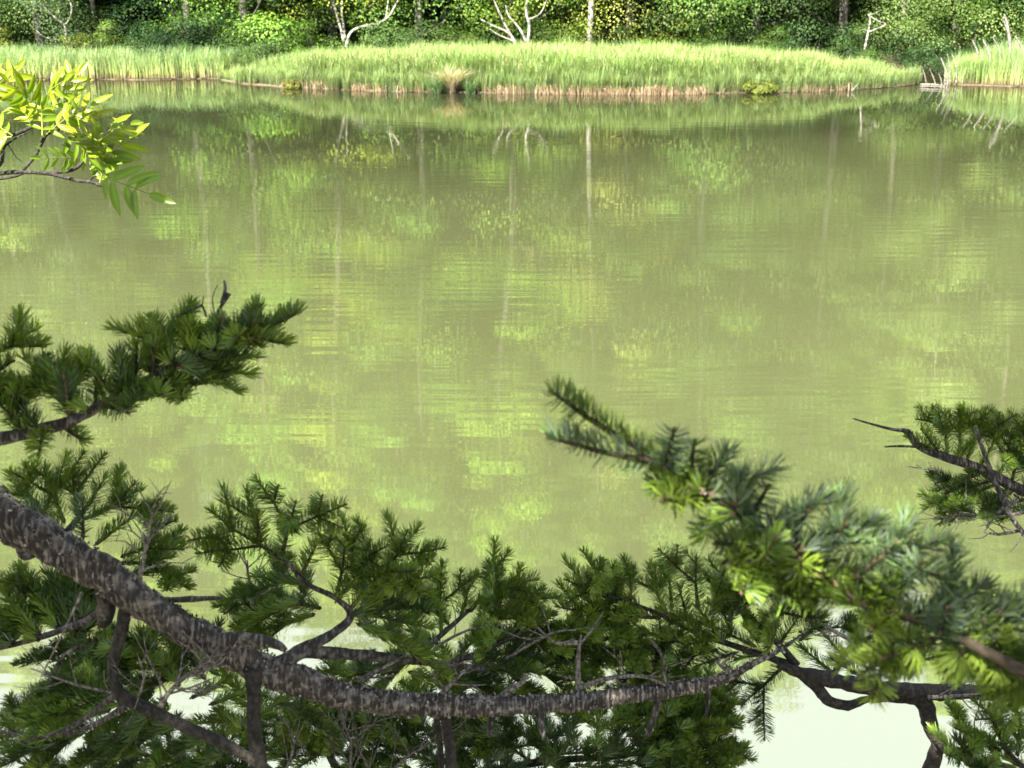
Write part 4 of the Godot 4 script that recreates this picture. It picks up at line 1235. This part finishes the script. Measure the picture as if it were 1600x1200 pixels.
func side_fir() -> void:
	extra = .4
	rng.seed = 561
	var base := P(2050, 1000, 2.5)
	base.y = ground_h(base.x, base.z)
	var t := thing("fir_tree", base, "fir behind the near bough, with black crooked limbs at the lower right", "tree")
	fir_trunk(t, 6.0, .1, Vector3(.1, 0, 0))
	branch_of(t, "branch", "black crooked limb with a hooked twig over the white water")
	stem([[2040, 1130, 22, 2.5], [1800, 1105, 18, 2.3], [1600, 1085, 12, 2.15], [1450, 1080, 12, 2.1], [1380, 1078, 13, 2.1], [1300, 1062, 12, 2.1], [1245, 1048, 9, 2.1], [1215, 1040, 4, 2.1]], 2.1, .3)
	stem([[1250, 1050, 9], [1280, 1078, 9], [1296, 1095, 8], [1325, 1102, 8], [1355, 1093, 6], [1400, 1092, 6], [1440, 1098, 6]], 2.1, .25)
	stem([[1430, 1082, 15], [1446, 1105, 13], [1455, 1140, 12], [1466, 1163, 12], [1458, 1190, 11], [1440, 1240, 10]], 2.1, .25)
	stem([[1466, 1163, 10], [1500, 1180, 8], [1560, 1195, 7], [1640, 1230, 6]], 2.1, .2)
	branch_done(M.bark_dark)
	var d := 2.12
	branch_of(t, "branch", "bright-tipped leafy bough left of the black limb")
	stem([[1245, 1040, 7], [1215, 1005, 5], [1190, 990, 4]], d, .1)
	stem([[1240, 1040, 6], [1150, 1010, 5], [1080, 985, 4], [1020, 955, 3], [950, 930, 2.5]], d, .1)
	for q in [[1190, 990, 1160, 960, 2], [1200, 1000, 1217, 952, 2], [1215, 1010, 1245, 968, 2], [1180, 1010, 1110, 975, 1], [1130, 1005, 1090, 948, 2], [1110, 1000, 1065, 965, 1], [1035, 1010, 1030, 968, 2], [1060, 1000, 1000, 985, 2], [1000, 950, 885, 906, 2], [960, 935, 957, 884, 2], [985, 940, 988, 888, 2], [940, 930, 920, 900, 2], [1030, 965, 870, 948, 1], [980, 965, 905, 955, 2], [1010, 960, 960, 965, 1], [1040, 960, 1015, 883, 1], [1050, 950, 1045, 900, 1], [1075, 970, 1060, 915, 1], [1090, 950, 1088, 872, 1], [1110, 960, 1130, 890, 1], [1140, 970, 1160, 900, 0], [1150, 960, 1195, 905, 0], [1180, 990, 1260, 920, 0], [1020, 990, 900, 1000, 1], [1040, 1010, 960, 1015, 1], [1000, 1010, 890, 1030, 1], [1080, 1020, 960, 1040, 0], [1060, 1030, 1020, 1050, 1], [1120, 1015, 1050, 1030, 0], [1150, 1020, 1090, 1040, 0], [1225, 1040, 1160, 1100, 0], [1200, 1020, 1150, 1030, 0], [980, 1030, 860, 1010, 0], [940, 1020, 870, 980, 1]]:
		sp(q[0], q[1], d + R(-.03, .05), q[2], q[3], d + R(-.03, .05), 52, .4, q[4])
	branch_done(M.bark_dark)
	branch_of(t, "branch", "dim bough between the black limb and the near bough")
	stem([[1300, 1060, 6], [1330, 1010, 4], [1380, 990, 3]], d, .1)
	for q in [[1320, 1030, 1280, 980, 1], [1340, 1030, 1330, 970, 1], [1370, 1040, 1390, 980, 1], [1420, 1060, 1450, 1000, 0], [1470, 1070, 1520, 1020, 0], [1300, 1050, 1250, 1010, 0], [1520, 1080, 1580, 1040, 0], [1350, 1060, 1300, 1030, 0], [1560, 970, 1530, 935, 1], [1620, 950, 1560, 930, 1], [1250, 1000, 1290, 960, 0], [1400, 1060, 1370, 1010, 0]]:
		sp(q[0], q[1], d + .1, q[2], q[3], d + .14, 60, .3, q[4])
	branch_done(M.bark_dark)
	branch_of(t, "branch", "leafy bough in the bottom right corner")
	stem([[1640, 1230, 6], [1590, 1190, 4], [1560, 1160, 3]], 2.0, .1)
	for q in [[1580, 1180, 1545, 1112, 1], [1560, 1170, 1493, 1138, 1], [1590, 1180, 1592, 1118, 1], [1560, 1185, 1530, 1150, 1], [1540, 1190, 1480, 1180, 0], [1600, 1200, 1560, 1180, 2], [1620, 1190, 1600, 1150, 1], [1560, 1210, 1510, 1195, 0]]:
		sp(q[0], q[1], 2.0, q[2], q[3], 2.0 + R(-.05, .05), 52, .35, q[4])
	branch_done(M.bark_dark)
	dead([[1450, 1090], [1520, 1086], [1600, 1082]], 2.08, .004, 9, .1, 641, t, .5)
	dead([[1330, 1000], [1300, 985], [1290, 975]], 2.05, .004, 3, .05, 642, t)
	# the higher, farther bough
	branch_of(t, "branch", "bough with a bare pale tip at the right edge above the near bough")
	var e := 2.45
	stem([[2050, 930, 14, 2.5], [1800, 860, 12, 2.45], [1660, 790, 10], [1600, 768, 9], [1530, 732, 8], [1480, 715, 7], [1440, 700, 6], [1425, 685, 5], [1418, 674, 4], [1395, 671, 2.5], [1360, 662, 1.6], [1333, 654, 1]], e, .15)
	stem([[1430, 698, 2], [1405, 697, 2], [1382, 698, 1.2]], e, .1)
	stem([[1524, 668, 3], [1540, 715, 3.5], [1560, 765, 4], [1582, 810, 4], [1605, 840, 4]], 2.38, .1)
	for q in [[1480, 710, 1478, 645, 1], [1500, 715, 1500, 638, 1], [1510, 720, 1540, 640, 1], [1530, 730, 1560, 680, 1], [1560, 745, 1590, 655, 1], [1580, 755, 1610, 640, 1], [1465, 705, 1440, 672, 2], [1455, 700, 1415, 682, 1], [1600, 760, 1640, 690, 0], [1490, 720, 1520, 690, 2], [1530, 740, 1500, 755, 0], [1560, 755, 1445, 795, 1], [1550, 750, 1480, 770, 0], [1580, 770, 1510, 790, 0], [1600, 780, 1540, 800, 0], [1610, 790, 1570, 810, 0], [1545, 740, 1510, 735, 2], [1620, 750, 1580, 700, 0]]:
		sp(q[0], q[1], e, q[2], q[3], e + R(-.03, .03), 42, .3, q[4], 0.0, .048)
	branch_done(M.bark)
	dead([[1600, 800], [1555, 808], [1500, 800]], 2.4, .004, 7, .1, 643, t, .6)
	dead([[1610, 825], [1560, 835], [1535, 830]], 2.4, .004, 5, .09, 644, t, .6)
	dead([[1590, 780], [1560, 800], [1538, 830]], 2.4, .005, 1, .05, 645, t, .6)
	dead([[1470, 735], [1440, 732], [1415, 728]], 2.44, .002, 2, .03, 646, t, .6)

# ------------------------------------------------------------------ the sunlit leafy twig

func leaflet_mesh(s: int, col: Color) -> ArrayMesh:      # 1 unit long along +y, upper side +z
	rng.seed = s
	var mb := MB.new()
	mb.smooth = true
	var n := 8
	var prev := []
	for i in n + 1:
		var t := float(i) / n
		var w := .135 * pow(sin(PI * pow(t, .8)), .8) + .004
		var z := -.18 * t * t
		var row := []
		for k in 5:
			var q := (k - 2) / 2.0
			var c := col * (1.0 if k != 2 else 1.25) * R(.95, 1.05)
			row.append(mb.vert(Vector3(q * w * (1.0 + .05 * (i % 2) * absf(q)), t, z + absf(q) * w * .38 + (.012 * sin(t * 26.0) * absf(q))), c))
		if i:
			for k in 4:
				mb.quad(prev[k], row[k], row[k + 1], prev[k + 1])
		prev = row
	return mb.mesh(M.leaf_near)

func build_leafy_twig() -> void:
	rng.seed = 701
	var d := 2.3
	var base := Vector3(-2.6, ground_h(-2.6, -2.2), -2.2)
	var t := thing("leafy_sapling", base, "sapling with sunlit yellow-green feathered leaves on a dark twig, upper left", "tree")
	tree_at = base
	branch_of(t, "stem")
	var tip := P(-420, 340, 2.35)
	var cv := curve([Vector3(0, -.3, 0), (tip - base) * .5 + Vector3(-.1, 0, 0), tip - base, tip - base + Vector3(-.1, .9, -.2)], [.035, .028, .018, .006], .05)
	wood.tube(cv[0], cv[1], 10, Color.WHITE, bark_noise, .1, 12.0)
	branch_done(M.bark_dark)
	branch_of(t, "twig", "dark bare twig with reddish buds")
	stem([[-420, 340, 9, 2.35], [-200, 300, 6, 2.32], [-40, 276, 4], [0, 271, 3.2], [35, 269, 3.2], [75, 271, 3], [100, 277, 3], [125, 283, 3], [142, 284, 2.6], [155, 289, 3], [165, 290, 1.5]], d, .25)
	stem([[-60, 285, 3], [0, 279, 2.4], [22, 276, 2], [38, 270, 2]], d, .2)
	stem([[35, 268, 2.5], [50, 250, 2.5], [58, 238, 2.5], [66, 222, 3], [74, 210, 2], [95, 202, 1.4]], d, .25)
	stem([[75, 270, 2], [105, 268, 2.6], [120, 262, 2.8], [130, 252, 2]], d, .2)
	stem([[-30, 275, 2.5], [0, 258, 2.5], [4, 240, 3], [8, 228, 2], [30, 213, 1.2], [46, 206, .8]], d, .2)
	stem([[18, 212, 3], [38, 204, 3], [56, 195, 2]], d, .15)
	stem([[13, 226, .8], [25, 245, .6], [36, 254, .5]], d, .1)
	stem([[32, 210, .7], [45, 222, .6], [58, 226, .4]], d, .1)
	stem([[80, 208, .8], [105, 213, .7], [125, 225, .5]], d, .1)
	stem([[88, 165, .8], [105, 157, .7], [118, 153, .5]], d, .1)
	stem([[138, 286, 1.6], [146, 276, 1.4], [156, 276, 1.6]], d, .1)
	branch_done(M.bark_dark)
	var cols := [Color(.165, .235, .01), Color(.13, .215, .012), Color(.205, .25, .012), Color(.13, .215, .035), Color(.175, .245, .015)]
	var meshes := []
	for i in 5: meshes.append(leaflet_mesh(710 + i, cols[i]))
	# [x0, y0, x1, y1, leaflet length in px, pairs, tone or -1, how far the blade's plane faces the camera]
	var leaves := [
		[76, 157, 103, 125, 32, 4, -1, .75], [82, 175, 108, 128, 34, 3, -1, .7], [65, 192, 38, 140, 36, 5, -1, .7], [66, 212, 62, 160, 36, 4, -1, .7], [70, 212, 140, 168, 36, 5, -1, .6], [62, 190, 30, 165, 36, 3, 1, .6],
		[152, 222, 203, 196, 36, 3, -1, .75], [150, 262, 200, 218, 40, 5, -1, .6], [126, 250, 65, 246, 24, 6, 1, .8], [128, 252, 175, 200, 36, 4, -1, .6], [20, 212, -15, 192, 34, 3, 1, .7], [18, 214, -10, 220, 36, 4, -1, .6],
		[2, 145, 24, 112, 32, 3, -1, .7], [-20, 160, 5, 125, 34, 4, -1, .7], [95, 203, 150, 180, 32, 4, 2, .55], [155, 290, 165, 255, 34, 4, 1, .6], [100, 205, 140, 245, 30, 4, 1, .6], [48, 195, 40, 178, 24, 2, 2, .7], [110, 222, 165, 232, 32, 4, 2, .6],
		[90, 160, 120, 118, 32, 3, 0, .7], [45, 165, 15, 130, 34, 4, -1, .7], [105, 185, 128, 145, 34, 4, -1, .65],
		[152, 276, 232, 303, 48, 4, 3, .8]]
	for q in leaves:
		var a := P(q[0], q[1], d + R(-.05, .05)) - base
		var b := P(q[2], q[3], d + R(-.1, .06)) - base
		var mb := MB.new()
		var y := (b - a).normalized()
		var f: float = q[7]
		var up := (Vector3.UP * (1.0 - f) + (EYE - P(q[2], q[3], d)).normalized() * f + rand_dir() * .15)
		up = (up - y * up.dot(y)).normalized()
		var x := y.cross(up).normalized()
		var mid := a.lerp(b, .5) + up * a.distance_to(b) * .1
		var rc := curve([a, mid, b], [.0012, .001, .0007], .02)
		mb.tube(rc[0], rc[1], 5, Color(.3, .34, .07), null, 0, 1, false)
		var lf := obj("leaf", mb.mesh(M.leaf_near), t)
		var line: PackedVector3Array = rc[0]
		var n: int = q[5]
		for i in n + 1:
			for s in ([-1, 1] if i < n else [0]):
				var at: Vector3 = line[int(lerpf(.3, 1.0, float(i) / n) * (line.size() - 1))]
				var ang: float = R(.75, 1.05) * s
				var dir: Vector3 = (y * cos(ang) + x * sin(ang) + up * R(-.25, .1)).normalized()
				var xx := (dir.cross(up) + rand_dir() * .22)
				xx = (xx - dir * xx.dot(dir)).normalized()
				var len: float = 1.05 * q[4] / FOCAL * d * R(.85, 1.15) * (1.0 if i else .8)
				var o := MeshInstance3D.new()
				o.mesh = meshes[q[6] if q[6] >= 0 else [0, 0, 1, 2, 4][rng.randi() % 5]]
				o.name = "leaflet"
				o.transform = Transform3D(Basis(xx, dir, xx.cross(dir)).scaled(Vector3.ONE * len), at)
				lf.add_child(o, true)

# ------------------------------------------------------------------

func _ready() -> void:
	var cam := Camera3D.new()
	cam.name = "camera"
	cam.position = EYE
	cam.rotation = Vector3(PITCH, 0, 0)
	cam.fov = rad_to_deg(2.0 * atan(600.0 / FOCAL))
	cam.near = 0.05
	cam.far = 1200.0
	add_child(cam)
	var lens := CameraAttributesPhysical.new()
	lens.frustum_focal_length = 12.0 / (600.0 / FOCAL)
	lens.frustum_focus_distance = 3.2
	lens.frustum_near = 0.05
	lens.frustum_far = 1200.0
	lens.exposure_aperture = 11.0
	cam.attributes = lens
	cam_basis = Basis.from_euler(cam.rotation)
	cam.current = true
	var env := Environment.new()
	var sky := Sky.new()
	var sm := ProceduralSkyMaterial.new()
	sm.sky_top_color = Color(.86, .91, .97)
	sm.sky_horizon_color = Color(.98, .98, .98)
	sm.sky_curve = 0.25
	sm.sky_energy_multiplier = .52
	sm.ground_bottom_color = Color(.25, .27, .18)
	sm.ground_horizon_color = Color(.45, .48, .4)
	sm.sun_angle_max = 20.0
	sky.sky_material = sm
	env.background_mode = Environment.BG_SKY
	env.sky = sky
	env.tonemap_mode = Environment.TONE_MAPPER_LINEAR
	env.tonemap_exposure = 7.2
	env.sdfgi_enabled = true
	env.ssao_enabled = true
	env.ssil_enabled = true
	var we := WorldEnvironment.new()
	we.name = "world_environment"
	we.environment = env
	add_child(we)
	var sun := DirectionalLight3D.new()
	sun.name = "sun"
	sun.light_color = Color(1.0, .96, .88)
	sun.light_energy = 1.6
	sun.light_angular_distance = 0.5
	sun.shadow_enabled = true
	sun.rotation = Vector3(deg_to_rad(-50), deg_to_rad(-35), 0)     # from behind the camera on the left
	add_child(sun)
	make_materials()
	build_ground()
	build_water()
	build_reeds()
	build_forest()
	build_firs()
	build_leafy_twig()
